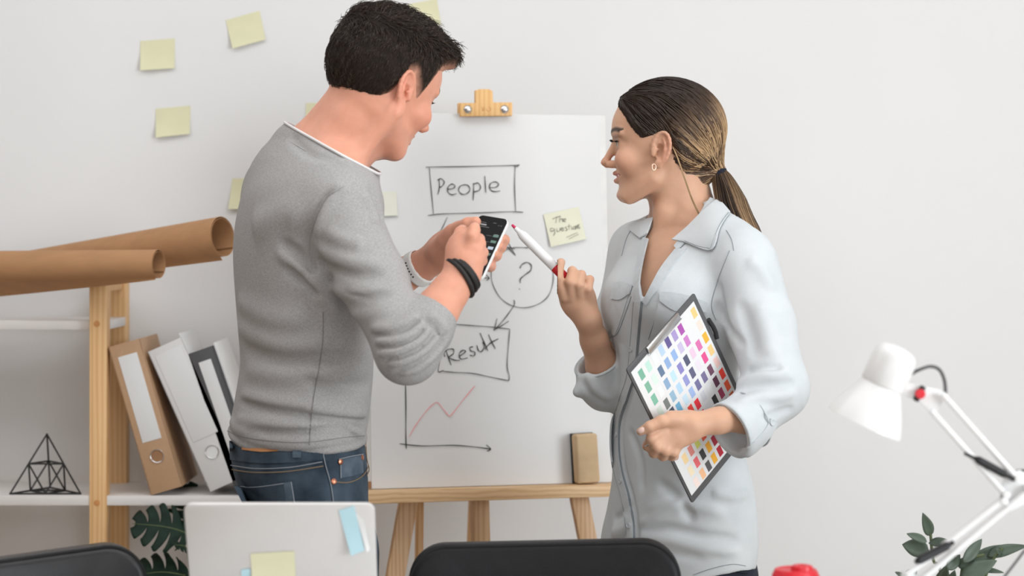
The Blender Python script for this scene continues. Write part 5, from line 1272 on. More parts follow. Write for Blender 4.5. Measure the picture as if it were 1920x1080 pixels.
WROWS = [row(py, xl, xr, ey, DW, RW, dy) for py, xl, xr, ey, dy in WR_]
wb.add(loft(shr(WROWS[1:-1], 0.013)), 0.0)
wb.chain([(PX(1288, 425, 3.62), 0.062), (PX(1276, 375, 3.615), 0.0500), (PX(1266, 330, 3.61), 0.050)], 0.03)
wb.chain([(PX(1300, 430, 3.60), 0.045), (PX(1380, 462, 3.50), 0.038)], 0.03); wb.chain([(PX(1270, 435, 3.63), 0.042), (PX(1200, 458, 3.71), 0.038)], 0.03)
wb.chain([(PX(1250, 325, 3.575), 0.010), (PX(1244, 395, 3.576), 0.010), (PX(1232, 445, 3.582), 0.008)], 0.022)      # sternomastoid
wb.add(hpw, 0.018)
wb.chain([(wls, 0.042), (wle, 0.032), (PX(1402, 780, 3.350), 0.026), (wlw, 0.0200)], 0.02)
wb.chain([(wrs, 0.042), (wre, 0.034)], 0.02); wb.chain([(wre, 0.030), (wre*0.72+wrw*0.28, 0.0285), (wre*0.3+wrw*0.7, 0.0240), (wrw, 0.0205)], 0.012)
# right hand with the marker (back of the fist toward us)
wb.add(ell(PX(1083, 560, 3.575), (0.040, 0.033, 0.017), Rax(PX(1078, 530, 3.565)-PX(1104, 602, 3.575), (1, 0.05, 0.2))), 0.014)
wb.add(rcone(wrw, PX(1090, 575, 3.575), 0.0215, 0.022), 0.014)
finger(wb, [(1058, 556, 3.563, 0.0105), (1046, 520, 3.548, 0.0092), (1050, 494, 3.556, 0.0080), (1052, 492, 3.575, 0.0070), (1042, 505, 3.590, 0.0065)], k0=0.005)
finger(wb, [(1072, 557, 3.562, 0.0100), (1069, 528, 3.545, 0.0090), (1073, 508, 3.556, 0.0082), (1072, 512, 3.583, 0.0075), (1062, 532, 3.590, 0.0070)], k0=0.005)
finger(wb, [(1088, 560, 3.562, 0.0098), (1086, 534, 3.546, 0.0088), (1090, 515, 3.558, 0.0080), (1088, 522, 3.584, 0.0074), (1078, 542, 3.590, 0.0068)], k0=0.005)
finger(wb, [(1102, 564, 3.566, 0.0092), (1103, 542, 3.552, 0.0080), (1106, 524, 3.564, 0.0073), (1102, 530, 3.586, 0.0068), (1094, 548, 3.590, 0.0060)], k0=0.005)
finger(wb, [(1076, 572, 3.588, 0.0120), (1050, 540, 3.592, 0.0105), (1036, 517, 3.583, 0.0088), (1027, 504, 3.574, 0.0070)], k0=0.008)
# left hand on the clipboard
wb.add(ell(PX(1272, 806, 3.292), (0.042, 0.030, 0.015), Rax(PX(1232, 822, 3.285)-PX(1335, 791, 3.302), (0.25, -0.25, -0.93))), 0.014)
wb.add(rcone(wlw, PX(1300, 797, 3.297), 0.0200, 0.0205), 0.014)
wb.add(rcone(PX(1290, 788, 3.292), PX(1258, 783, 3.280), 0.0135, 0.0115), 0.010)
finger(wb, [(1268, 786, 3.284, 0.0120), (1240, 790, 3.270, 0.0102), (1218, 800, 3.266, 0.0090), (1201, 809, 3.270, 0.0068)], k0=0.006)
for pts in ([(1242, 808, 3.282, 0.0102), (1222, 822, 3.272, 0.0092), (1214, 836, 3.290, 0.0082), (1224, 840, 3.385, 0.0075)], [(1248, 820, 3.284, 0.0102), (1232, 837, 3.275, 0.0094), (1226, 849, 3.292, 0.0084), (1236, 850, 3.385, 0.0075)],
            [(1258, 828, 3.286, 0.0098), (1248, 845, 3.279, 0.0090), (1243, 855, 3.295, 0.0082), (1252, 854, 3.385, 0.0072)], [(1272, 833, 3.290, 0.0090), (1264, 849, 3.285, 0.0080), (1260, 856, 3.300, 0.0072), (1268, 856, 3.385, 0.0066)]):
    finger(wb, pts, k0=0.005)
V, Q = mesh_field(wb, (0.08, 3.20, 0.74), (0.56, 3.86, 1.66), 0.0021)
Cw, qw = head_cols(V, HOw, HRw, HSw, (0.66, 0.390, 0.262), (0.55, 0.19, 0.17), (0.035, 0.02, 0.014), (0.60, 0.25, 0.17), 'f')
# eye make-up around the lids
ay = np.abs(qw[:, 1]); mk = np.exp(-(((qw[:, 2]-0.0165)/0.005)**2+((ay-0.033)/0.017)**2))*(qw[:, 0] > 0.055); Cw = Cw*(1-0.55*mk[:, None])+np.array((0.10, 0.05, 0.035))*0.55*mk[:, None]
womB = mesh_obj('body', V, Q, M['skin'], wom, True, None, Cw)
def hlw(v): return A3(HOw)+np.asarray(v, np.float32)@HRw.T.astype(np.float32)*HSw
for y in (1, -1):
    e = hlw((0.0672, 0.0315*y, 0.0095)); fx = A3(HRw[:, 0]); lo_ = lathe('eye', Vector(e-fx*0.0125), Vector(fx), [(0.0, 0), (0.003, 0.008), (0.0125, 0.0125), (0.020, 0.0095), (0.0235, 0.0058), (0.0250, 0.0)], M['eye'], womB, 24, 80)
    lathe('iris', Vector(e+fx*0.0088), Vector(fx), [(0.0, 0.0064), (0.0022, 0.0058), (0.0038, 0.003), (0.0042, 0.0)], M['iris'], lo_, 20, 80)
ls = []
for y in (1, -1):
    for t in np.linspace(0, 1, 26):
        b0 = hlw((0.0835-0.0085*t, (0.021+0.022*t)*y, 0.0135+0.0015*math.sin(3.1*t))); o1 = HRw@np.array((0.0055, 0.0015*y+0.002*t*y, -0.0012)); o2 = HRw@np.array((0.0100, 0.003*y+0.005*t*y, 0.0020))
        ls.append([b0, b0+o1, b0+o2])
ls = np.array(ls, np.float32); Vx, Qx, Cx = strands(ls, np.tile(np.array([0.0005, 0.0004, 0.0001]), (len(ls), 1)), np.tile(np.array((0.006, 0.004, 0.004)), (len(ls), 3, 1))); mesh_obj('eyelashes', Vx, Qx, M['hair'], womB, True, None, Cx)
tp_ = [hlw((0.0742-0.25*abs(t)**2*40*0.001, t, -0.0488+0.10*abs(t))) for t in np.linspace(-0.018, 0.018, 9)]
tube('teeth', [Vector(p) for p in tp_], 0.0030, M['teeth'], womB, 8)
nl = PX(1203, 806, 3.262); 
# nails of the visible thumb
f_ = Field(); f_.add(ell(PX(1203.5, 806.5, 3.2635), (0.0078, 0.0046, 0.0032), Rax(PX(1195, 812, 3.27)-PX(1218, 800, 3.266), (0.3, 0, -1)))); Vn, Qn = mesh_field(f_, nl-0.014, nl+A3((0.014, 0.014, 0.014)), 0.0008); mesh_obj('thumb_nail', Vn, Qn, M['nail'], womB)
# ---- hair: swept back to a low ponytail
TIE = PX(1347, 320, 3.60)
def w_thick(q):
    x, y, z = q[:, 0], np.abs(q[:, 1]), q[:, 2]
    line = np.interp(x, [-0.12, -0.095, -0.07, -0.045, -0.028, -0.015, 0.0, 0.015, 0.030, 0.045, 0.060, 0.072, 0.085, 0.12], [-0.075, -0.075, -0.070, -0.050, -0.012, 0.030, 0.034, 0.028, 0.024, 0.040, 0.064, 0.078, 0.086, 0.10])
    h = z-line; t = np.interp(h, [-0.02, -0.006, 0.0, 0.010, 0.04], [-0.02, -0.005, 0.0004, 0.005, 0.0095])
    return t, h
hwf_noear = head_field(HOw, HRw, HSw, 'f', True, ())[0]
def whair_fn(Qw):
    q = (Qw-HOw)@HRw.astype(np.float32)/HSw; t, h = w_thick(q); return hwf_noear(Qw)-t
wh = Field(); wh.add((whair_fn, A3(HOw), 0.18))
wh.chain([(PX(1310, 255, 3.60), 0.028), (PX(1330, 292, 3.60), 0.016), (TIE, 0.0075)], 0.022)
wh.chain([(PX(1288, 315, 3.60), 0.032), (PX(1308, 330, 3.60), 0.020), (TIE, 0.0070)], 0.012)
wh.chain([(PX(1270, 322, 3.585), 0.022), (PX(1302, 345, 3.592), 0.013)], 0.015)
Vh2, Qh2 = mesh_field(wh, A3(HOw)-A3((0.16, 0.15, 0.14)), A3(HOw)+A3((0.18, 0.15, 0.19)), 0.003)
DK, MD, LT = np.array((0.028, 0.016, 0.011)), np.array((0.18, 0.095, 0.048)), np.array((0.60, 0.40, 0.22))
def w_shade(q): 
    lay = 0.6*(0.5+0.5*np.sin(q[:, 1]*95+q[:, 2]*62+q[:, 0]*24+1.3))+0.4*(0.5+0.5*np.sin(q[:, 1]*210+q[:, 2]*160-q[:, 0]*40))
    return 0.85*lay+1.6*np.clip(-q[:, 0], -0.05, 0.09)-2.4*np.clip(q[:, 0]-0.03, 0, 1)
def w_colour(p, shade):
    sl = np.clip(1-np.linalg.norm(p-TIE, axis=-1)/0.19, 0, 1); sh = shade if p.ndim == 2 else shade[:, None]
    a = (np.clip((sl-0.12)/0.45, 0, 1)*np.clip(sh*1.3, 0, 1))[..., None]; b = (np.clip((sl-0.25)/0.35, 0, 1)*np.clip((sh-0.42)/0.35, 0, 1))[..., None]
    C = DK*(1-a)+MD*a; return C*(1-b)+LT*b
womH = mesh_obj('hair', Vh2, Qh2, M['hair_base'], wom, True, None, w_colour(Vh2, np.clip(w_shade((Vh2-HOw)@HRw.astype(np.float32)), 0, 1))*0.75)
def hair_color(n, m, s, shade):
    """brown roots running to honey blonde lengths; shade 0..1 per strand"""
    a = np.clip((s-0.10)/0.55, 0, 1)[None, :, None]*np.clip(shade*1.25, 0, 1)[:, None, None]
    c = DK*(1-a)+MD*a; b = np.clip((s-0.25)/0.5, 0, 1)[None, :, None]*np.clip((shade-0.45)/0.4, 0, 1)[:, None, None]
    return c*(1-b)+LT*b
def woman_strands(n):
    qa = (Vh2-HOw)@HRw.astype(np.float32); ha = w_thick(qa)[1]; edge = np.nonzero((ha > 0.0) & (ha < 0.014) & (qa[:, 0] > -0.02))[0]
    Vs = np.concatenate([Vh2[rng.integers(0, len(Vh2), n*2//3)], Vh2[rng.choice(edge, n//3)]]); q = (Vs-HOw)@HRw.astype(np.float32)
    ok = (hwf_noear(Vs) > 0.0002) & (np.linalg.norm(Vs-TIE, axis=1) > 0.03); Vs = Vs[ok]; q = q[ok]; n = len(Vs); m = 14
    pth = np.zeros((n, m, 3), np.float32); cur = Vs.copy(); s = np.linspace(0, 1, m); T_ = TIE+rng.normal(0, 0.004, (n, 3)).astype(np.float32)
    pth[:, 0] = cur
    off = rng.random(n).astype(np.float32)*0.0022
    for j in range(1, m):
        rem = T_-cur; step = rem/(m-j); cur = cur+step
        if j < m-1:
            for _ in range(2):
                d = wh(cur); g = grad(wh, cur, 0.002); cur = cur-g*np.clip(d-off, -0.02, 0.02)[:, None]*0.9
        pth[:, j] = cur
    pth[:, 0] -= grad(wh, Vs)*0.001
    shade = np.clip(w_shade(q)+0.24*rng.random(n)-0.06, 0, 1); C = w_colour(pth, shade)
    rad = np.tile(np.linspace(1.0, 0.8, m), (n, 1))*(0.0010+0.0006*rng.random(n))[:, None]; rad[:, 0] *= 0.3
    return pth, rad, C
Vx, Qx, Cx = strands(*woman_strands(3600)); tag(mesh_obj('hair_strands', Vx, Qx, M['hair'], womH, True, None, Cx), kind='stuff')
def edge_strands(n):
    qa = (Vh2-HOw)@HRw.astype(np.float32); ha = w_thick(qa)[1]; edge = np.nonzero((ha > -0.001) & (ha < 0.010) & (qa[:, 0] > 0.0))[0]; Vs = Vh2[rng.choice(edge, n)]+rng.normal(0, 0.0008, (n, 3)).astype(np.float32)
    m = 7; cur = Vs.copy(); pth = np.zeros((n, m, 3), np.float32); pth[:, 0] = cur; L = 0.030+0.03*rng.random(n).astype(np.float32)
    for j in range(1, m):
        dr = TIE+A3((0, 0, 0.02))-cur; dr /= np.linalg.norm(dr, axis=1, keepdims=True); cur = cur+dr*(L/(m-1))[:, None]; d = wh(cur); g = grad(wh, cur, 0.002); cur = cur-g*np.clip(d-0.001, -0.02, 0.02)[:, None]; pth[:, j] = cur
    return pth, np.tile(np.linspace(0.3, 1, m)*0.0005, (n, 1)), np.tile(DK*(1.0+0.8*rng.random((n, 1, 1))), (1, m, 1))
Vx, Qx, Cx = strands(*edge_strands(1400)); tag(mesh_obj('hairline_strands', Vx, Qx, M['hair'], womH, True, None, Cx), kind='stuff')
# ponytail
pc = np.array(catmull([TIE, PX(1358, 352, 3.59), PX(1374, 395, 3.565), PX(1398, 440, 3.53), PX(1424, 474, 3.51), PX(1437, 490, 3.505)], 4)); pr_ = np.interp(np.linspace(0, 1, len(pc)), [0, 0.12, 0.35, 0.6, 0.85, 1], [0.009, 0.0175, 0.026, 0.024, 0.015, 0.005])
f_ = Field(); f_.chain([(p, r*0.85) for p, r in zip(pc, pr_)], 0.004); Vp, Qp = mesh_field(f_, pc.min(0)-0.03, pc.max(0)+0.03, 0.003); pt = mesh_obj('ponytail', Vp, Qp, M['hair'], womH, True, None, np.tile(MD*0.7, (len(Vp), 1)))
n = 1500; ang = rng.random(n)*6.283; rr = np.sqrt(rng.random(n))*1.05; m = len(pc); T_ = np.gradient(pc, axis=0); T_ /= np.linalg.norm(T_, axis=1, keepdims=True); xa = np.cross(T_, (0, 1, 0)); xa /= np.linalg.norm(xa, axis=1, keepdims=True); ya = np.cross(T_, xa)
an = ang[:, None]+0.5*np.linspace(0, 1, m)[None]; wob = 1+0.12*np.sin(np.linspace(0, 5, m)[None]+ang[:, None]*3)
pth = pc[None]+(np.cos(an)*rr[:, None]*wob)[..., None]*xa[None]*pr_[None, :, None]+(np.sin(an)*rr[:, None]*wob)[..., None]*ya[None]*pr_[None, :, None]
s_ = np.linspace(0, 1, m); shd = np.clip(0.5+0.5*np.sin(ang*3)+rng.normal(0, 0.25, n), 0, 1); a = np.clip(0.35+s_, 0, 1)[None, :, None]*np.clip(shd*1.2, 0, 1)[:, None, None]; C = DK*(1-a)+MD*a; b = np.clip(s_*1.2+0.15, 0, 1)[None, :, None]*np.clip((shd-0.4)/0.4, 0, 1)[:, None, None]; C = C*(1-b)+LT*0.9*b
Vx, Qx, Cx = strands(pth.astype(np.float32), np.tile(np.linspace(1, 0.5, m)*0.0007, (n, 1)), C); tag(mesh_obj('tail_strands', Vx, Qx, M['hair'], pt, True, None, Cx), kind='stuff')
# loose strand by the ear and a few stray hairs
def lock(name, pts, n_, r, spread, cs):
    c = np.array(catmull([PX(*p) for p in pts], 6)); ps = c[None]+rng.normal(0, spread, (n_, 1, 3))*np.linspace(0.3, 1, len(c))[None, :, None]
    Vx, Qx, Cx = strands(ps.astype(np.float32), np.tile(np.linspace(1, 0.5, len(c))*r, (n_, 1)), np.tile(np.array(cs)[None, None], (n_, len(c), 1))); return mesh_obj(name, Vx, Qx, M['hair'], womH, True, None, Cx)
lock('loose_lock', [(1258, 268, 3.525), (1270, 295, 3.522), (1284, 335, 3.525), (1297, 372, 3.530), (1311, 402, 3.535)], 14, 0.0006, 0.0010, LT*0.9)
lock('stray_hair', [(1275, 148, 3.60), (1310, 162, 3.60), (1342, 190, 3.60), (1356, 225, 3.60), (1354, 270, 3.60)], 5, 0.00025, 0.003, MD)
lock('stray_hair', [(1250, 152, 3.60), (1220, 153, 3.60), (1186, 168, 3.60), (1162, 190, 3.60)], 6, 0.00025, 0.003, DK)
ht = [TIE+A3((0.0, 0, 0))]; ta = nrmz(pc[2]-pc[0]); hx_ = nrmz(np.cross(ta, (0, 1, 0))); hy_ = np.cross(ta, hx_)
tie = None
for k in range(3):
    pts = [Vector(np.asarray(TIE)+ta*(0.002+0.0035*k)+hx_*math.cos(t)*0.0108+hy_*math.sin(t)*0.0108+ta*0.002*math.sin(2*t+k)) for t in np.linspace(0, 6.283, 28)[:-1]]
    o = tube('hair_tie' if tie is None else 'tie_loop', pts, 0.0042, M['navy'], womH if tie is None else tie, 8, closed=True); tie = tie or o
# earring
ep0 = PX(1226, 309, 3.512); tube('earring', [Vector(np.asarray(ep0)+np.array((0.0035*math.sin(t), 0.001*math.sin(t), -0.004+0.0055*math.cos(t)))) for t in np.linspace(0, 6.283, 22)[:-1]], 0.0011, M['gold'], wom, 8, closed=True)

# ---- shirt
sh_ = Field(); sh_.add(loft(WROWS), 0.0)
sh_.chain([(PX(1310, 430, 3.60), 0.058), (PX(1385, 475, 3.495), 0.052)], 0.04); sh_.chain([(PX(1262, 438, 3.63), 0.052), (PX(1202, 468, 3.71), 0.048)], 0.04)
sh_.add(ell(PX(1270, 560, 3.505), (0.075, 0.055, 0.06)), 0.05); sh_.add(ell(PX(1182, 565, 3.60), (0.05, 0.05, 0.055)), 0.05)
sh_.chain([(wls, 0.056), (wls*0.5+wle*0.5, 0.0560), (wle, 0.0520)], 0.02)
wcf = PX(1390, 768, 3.345)
sh_.chain([(wle, 0.051), (PX(1405, 782, 3.355), 0.0450)], 0.02)
cfa = PX(1415, 782, 3.358); cfb = PX(1368, 808, 3.330)
cdir = nrmz(cfb-cfa); sh_.add(fcone(cfa, cfb, 0.047, 0.0500), 0.010); sh_.add(fcone(cfa+A3(cdir)*0.028, cfb+A3(cdir)*0.05, 0.036, 0.046), 0.004, 's')
sh_.chain([(wrs, 0.052), (wrs*0.5+wre*0.5, 0.050), (wre, 0.046)], 0.02)
c2a = wre*0.98+wrw*0.02; c2b = wre*0.64+wrw*0.36+A3((-0.006, 0, 0)); c2d = nrmz(c2b-c2a)
sh_.add(rcone(PX(1128, 732, 3.635), PX(1108, 725, 3.615), 0.032, 0.026), 0.02); sh_.add(rcone(PX(1112, 718, 3.605), PX(1083, 735, 3.600), 0.022, 0.009), 0.015)
sh_.add(fcone(c2a, c2b, 0.044, 0.0455), 0.012); sh_.add(fcone(c2a+A3(c2d)*0.010, c2b+A3(c2d)*0.06, 0.034, 0.042), 0.004, 's')
shB = sh_.copy(); WD = (3.2, 3.75)
# V opening
vpoly = np.array([(1206, 562), (1196, 505), (1208, 450), (1226, 418), (1262, 380), (1320, 380), (1312, 420), (1290, 450), (1262, 478), (1232, 516)], float)
vpts = cast(shB, [tuple(p) for p in vpoly], *WD)
def vcut(Q):
    X = 960+Q[:, 0]/Q[:, 1]*F; Y = HY-(Q[:, 2]-CZ)/Q[:, 1]*F
    n_ = len(vpoly); inside = np.zeros(len(Q), bool); best = np.full(len(Q), 1e9)
    for i in range(n_):
        a = vpoly[i]; b = vpoly[(i+1) % n_]; c = ((a[1] > Y) != (b[1] > Y)) & (X < (b[0]-a[0])*(Y-a[1])/(b[1]-a[1]+1e-9)+a[0]); inside ^= c
        ba = b-a; h = np.clip(((X-a[0])*ba[0]+(Y-a[1])*ba[1])/(ba@ba), 0, 1); best = np.minimum(best, np.hypot(X-a[0]-h*ba[0], Y-a[1]-h*ba[1]))
    d = np.where(inside, -best, best)*0.00095
    return np.maximum(d, Q[:, 1]-3.72)
sh_.ops.append((vcut, 0.003, 's', A3(PX(1250, 470, 3.58)), 0.22))
# neck opening: remove the shirt around the neck column
sh_.add(rcone(PX(1284, 425, 3.625), PX(1266, 340, 3.61), 0.062, 0.066), 0.004, 's')
# hem
whz = [(1100, 1100), (1180, 1092), (1250, 1086), (1290, 1080), (1330, 1070), (1372, 1063), (1398, 1066), (1440, 1085)]
whx = np.array([P(x, y, DW).x for x, y in whz]); whz_ = np.array([P(x, y, 3.5).z for x, y in whz])
sh_.ops.append((lambda Q: np.interp(Q[:, 0], whx, whz_)-Q[:, 2], 0.003, 'i', None, 0))
wf = lambda pts, amp, w: fold(sh_, pts, amp, w, *WD, base=shB)
for pts, a, w in (
    ([(1205, 960), (1250, 945), (1310, 950), (1370, 965)], 0.004, 0.012), ([(1195, 985), (1240, 962), (1290, 930)], 0.004, 0.009), ([(1195, 998), (1250, 990), (1320, 1005), (1390, 1012)], -0.005, 0.010), ([(1192, 1010), (1250, 1012), (1320, 1028), (1395, 1035)], 0.005, 0.010), ([(1200, 1030), (1260, 1040), (1330, 1050)], -0.0015, 0.010),
    ([(1190, 975), (1170, 990), (1145, 1000)], 0.004, 0.010), ([(1186, 940), (1172, 960), (1150, 975)], -0.004, 0.009), ([(1180, 1005), (1160, 1015), (1138, 1022)], -0.004, 0.008), ([(1230, 900), (1280, 945), (1300, 985)], -0.0035, 0.014), ([(1330, 920), (1370, 930), (1405, 925)], 0.0035, 0.010), ([(1165, 640), (1170, 700), (1168, 760)], 0.004, 0.012), ([(1178, 800), (1200, 860), (1205, 930)], -0.004, 0.010),
    ([(1215, 610), (1250, 640), (1262, 690)], 0.0, 0.01),
    # near sleeve
    ([(1345, 560), (1362, 610), (1400, 655)], -0.005, 0.010), ([(1420, 560), (1440, 620), (1452, 680)], 0.005, 0.016), ([(1385, 560), (1405, 620), (1420, 680)], -0.004, 0.014), ([(1490, 690), (1455, 702), (1420, 706), (1385, 722)], 0.006, 0.010), ([(1495, 715), (1455, 722), (1415, 726), (1372, 742)], -0.006, 0.008), ([(1498, 735), (1460, 745), (1420, 745), (1376, 758)], 0.005, 0.009), ([(1470, 690), (1430, 690), (1398, 700)], -0.005, 0.008),
    ([(1490, 765), (1455, 775), (1425, 790)], -0.0045, 0.008), ([(1400, 480), (1430, 510), (1452, 550)], 0.004, 0.014), ([(1345, 520), (1355, 570), (1372, 640)], -0.004, 0.008),
    # far sleeve and cuff
    ([(1100, 700), (1120, 735), (1150, 750)], 0.004, 0.007), ([(1092, 715), (1110, 742), (1140, 760)], -0.004, 0.006), ([(1145, 600), (1142, 650), (1140, 690)], -0.004, 0.008)):
    if a: wf(pts, a*(1.8 if a > 0 else 2.1), w*(0.85 if a > 0 else 0.7))
plc0 = [(1190, 700), (1176, 745), (1162, 790), (1160, 840), (1166, 885), (1178, 930), (1186, 975), (1188, 1020), (1186, 1075)]
fold(sh_, [(x+6, y) for x, y in plc0], -0.011, 0.0048, *WD, base=shB)
V, Q = mesh_field(sh_, (0.07, 3.18, 0.70), (0.60, 3.90, 1.42), 0.0032); V = smooth_mesh(V, Q, 1, 0.4)
shO = mesh_obj('shirt', V, Q, M['shirt'], wom)
# collar: two leaves standing off the shoulder, near one large
def leafpatch(name, A_, B_, off=0.004, th=0.0018, puff=0.003): return patch(name, A_, B_, shC, *WD, M['shirt'], shO, off, th, 16, 8, puff)
shC = shB.copy(); shC.add(rcone(PX(1290, 440, 3.61), PX(1278, 395, 3.612), 0.066, 0.060), 0.02)
leafpatch('collar', [(1345, 376), (1318, 400), (1290, 428), (1262, 452)], [(1368, 402), (1352, 428), (1336, 470), (1284, 456)])
leafpatch('collar', [(1228, 408), (1222, 424), (1216, 440)], [(1200, 416), (1180, 428), (1202, 448)])
patch('collar_stand', [(1330, 372), (1312, 402), (1290, 432), (1264, 462)], [(1346, 378), (1326, 408), (1302, 438), (1270, 470)], shC, *WD, M['shirt_edge'], shO, 0.001, 0.0018, 16, 4)
plc = [(1203, 565), (1199, 605), (1195, 650), (1190, 700), (1176, 745), (1162, 790), (1160, 840), (1166, 885), (1178, 930), (1186, 975), (1188, 1020), (1186, 1075)]
patch('button_placket', [(x-14, y) for x, y in plc], plc, sh_, *WD, M['shirt'], shO, 0.0008, 0.0022, 44, 5)
seam('placket_edge', [(x+1.5, y) for x, y in plc], sh_, *WD, 0.0018, M['shirt_seam'], shO, 0.0004)
seam('placket_stitch', [(x-12, y) for x, y in plc], sh_, *WD, 0.0005, M['shirt_seam'], shO, 0.0030)
for (x, y) in ((1185, 655), (1158, 815), (1166, 902), (1180, 985)):
    p = cast(sh_, [(x, y)], *WD)[0]; n_ = grad(sh_, np.array([p]))[0]; lathe('button', Vector(p+n_*0.003), Vector(n_), [(0, 0.0045), (0.0014, 0.0045), (0.0018, 0.0036), (0.0012, 0.003), (0.0012, 0)], M['shirt_edge'], shO, 18)
# front facing along the V
patch('front_facing', [(1266, 468), (1240, 502), (1222, 534), (1206, 566)], [(1288, 466), (1262, 500), (1238, 536), (1212, 572)], shB, *WD, M['shirt_edge'], shO, 0.0004, 0.0022, 18, 4)
patch('front_facing', [(1216, 448), (1206, 490), (1200, 530), (1203, 566)], [(1206, 446), (1196, 490), (1191, 530), (1192, 566)], shB, *WD, M['shirt_edge'], shO, 0.0004, 0.0022, 18, 4)
# pockets with flaps
patch('pocket', [(1238, 556), (1228, 600), (1220, 640), (1230, 680)], [(1322, 572), (1312, 620), (1300, 670), (1280, 700)], sh_, *WD, M['shirt'], shO, 0.0004, 0.0014, 12, 10)
patch('pocket_flap', [(1237, 548), (1262, 549), (1295, 556), (1326, 568)], [(1238, 564), (1266, 582), (1295, 580), (1324, 586)], sh_, *WD, M['shirt_edge'], shO, 0.0024, 0.0020, 14, 6, 0.0)
patch('pocket', [(1152, 545), (1144, 590), (1141, 625)], [(1180, 550), (1166, 595), (1154, 628)], sh_, *WD, M['shirt'], shO, 0.0004, 0.0014, 10, 8)
patch('pocket_flap', [(1150, 532), (1168, 530), (1187, 536)], [(1147, 560), (1164, 562), (1182, 552)], sh_, *WD, M['shirt_edge'], shO, 0.0024, 0.0020, 12, 6, 0.0)
for pts in ([(1238, 566), (1228, 600), (1216, 636)], [(1184, 556), (1172, 590), (1158, 625), (1145, 632)], [(1368, 470), (1348, 520), (1334, 570), (1342, 600)], [(1237, 549), (1262, 550), (1295, 557), (1326, 569)], [(1336, 468), (1310, 464), (1286, 455)], [(1365, 404), (1350, 430), (1337, 467)],
            [(1300, 1078), (1335, 1066), (1372, 1058), (1398, 1061)], [(1362, 432), (1372, 450), (1376, 470)], [(1192, 420), (1176, 445), (1166, 480)], [(1270, 470), (1246, 505), (1226, 540)], [(1150, 533), (1168, 531), (1187, 537)]):
    seam('stitching', pts, sh_ if pts[0][0] != 1336 and pts[0][0] != 1365 else shC, *WD, 0.00055, M['shirt_seam'], shO, 0.0006 if pts[0][0] not in (1336, 1365) else 0.0062)
# rolled cuffs: folded rims and the buttoned tab
def cuff_rim(c, ax, r, n=40, rt=0.0026, nm='cuff_fold'):
    x = nrmz(np.cross(ax, (0.2, 1, 0.3))); y = np.cross(ax, x)
    return tube(nm, [Vector(np.asarray(c)+x*math.cos(t)*r+y*math.sin(t)*r) for t in np.linspace(0, 2*math.pi, n+1)[:-1]], rt, M['shirt_edge'], shO, 8, closed=True)
cuff_rim(cfb-A3(cdir)*0.002, cdir, 0.0480); cuff_rim(cfa+A3(cdir)*0.010, cdir, 0.0490, rt=0.0016)
cuff_rim(c2b-A3(c2d)*0.002, c2d, 0.0435); cuff_rim(c2a+A3(c2d)*0.016, c2d, 0.0455, rt=0.0016)
patch('sleeve_tab', [(1444, 786), (1432, 806), (1402, 838), (1386, 846)], [(1456, 794), (1444, 816), (1416, 846), (1396, 858)], sh_, *WD, M['shirt'], shO, 0.001, 0.002, 14, 4)
p = cast(sh_, [(1446, 792)], *WD)[0]; n_ = grad(sh_, np.array([p]))[0]; lathe('button', Vector(p+n_*0.003), Vector(n_), [(0, 0.006), (0.0016, 0.006), (0.002, 0.0048), (0.0014, 0.004), (0.0014, 0)], M['shirt_edge'], shO, 18)
# ---- trousers and shoes
wj = Field(); wj.add(loft([row(py, xl, xr, ey, DW, RW, dy) for py, xl, xr, ey, dy in ((960, 1175, 1385, 0.115, 0), (1010, 1160, 1390, 0.125, 0), (1060, 1152, 1392, 0.132, 0), (1120, 1150, 1392, 0.14, 0), (1180, 1165, 1380, 0.13, 0))]))
whL, whR = A3((P(1330, 0, 3.55).x, 3.54, 0.74)), A3((P(1215, 0, 3.68).x, 3.67, 0.74))
for h, kx in ((whL, 0.0), (whR, -0.01)):
    k_ = A3((h[0]+kx, h[1]-0.02, 0.44)); a = A3((h[0]+kx, h[1], 0.075)); wj.chain([(h, 0.082), (k_, 0.056)], 0.04); wj.add(fcone(k_, a, 0.055, 0.040), 0.02); shoe(wom, a, (-0.75, -0.6), 0.24)
V, Q = mesh_field(wj, (0.12, 3.3, 0.04), (0.50, 3.88, 0.86), 0.006); wjO = mesh_obj('trousers', V, Q, M['navy'], wom)
patch('belt_loop', [(1372, 1066), (1396, 1070)], [(1374, 1072), (1398, 1076)], wj, 3.2, 3.75, M['navy'], wjO, 0.004, 0.003, 8, 3)

# ------------------------------------------------------------------ marker
m0 = PX(959.5, 421, 3.595); m1 = PX(1062, 523, 3.567); ma = nrmz(m1-m0); Lm = float(np.linalg.norm(m1-m0)); u = Lm/145
mk_ = empty('marker', Vector((m0+m1)/2), 'white marker pen with a red nib in the woman\'s raised hand', 'marker')
lathe('nib', Vector(m0), Vector(ma), [(0, 0.0005), (0.0012, 0.0022), (0.009, 0.0030), (0.0105, 0.0030)], plain('pink_nib', (0.62, 0.03, 0.10), 0.6), mk_, 20)
lathe('barrel', Vector(m0), Vector(ma), [(0.0092, 0.0030), (0.0095, 0.0038), (0.020, 0.0048), (0.0205, 0.0062), (0.026, 0.0068), (0.0262, 0.0082), (0.036, 0.0088), (0.10, 0.0088), (0.112, 0.0088)], M['white_plastic'], mk_, 28)
lathe('end_cap', Vector(m0), Vector(ma), [(0.111, 0.0089), (0.136, 0.0088), (0.139, 0.0070), (0.1395, 0)], M['red_plastic'], mk_, 28)

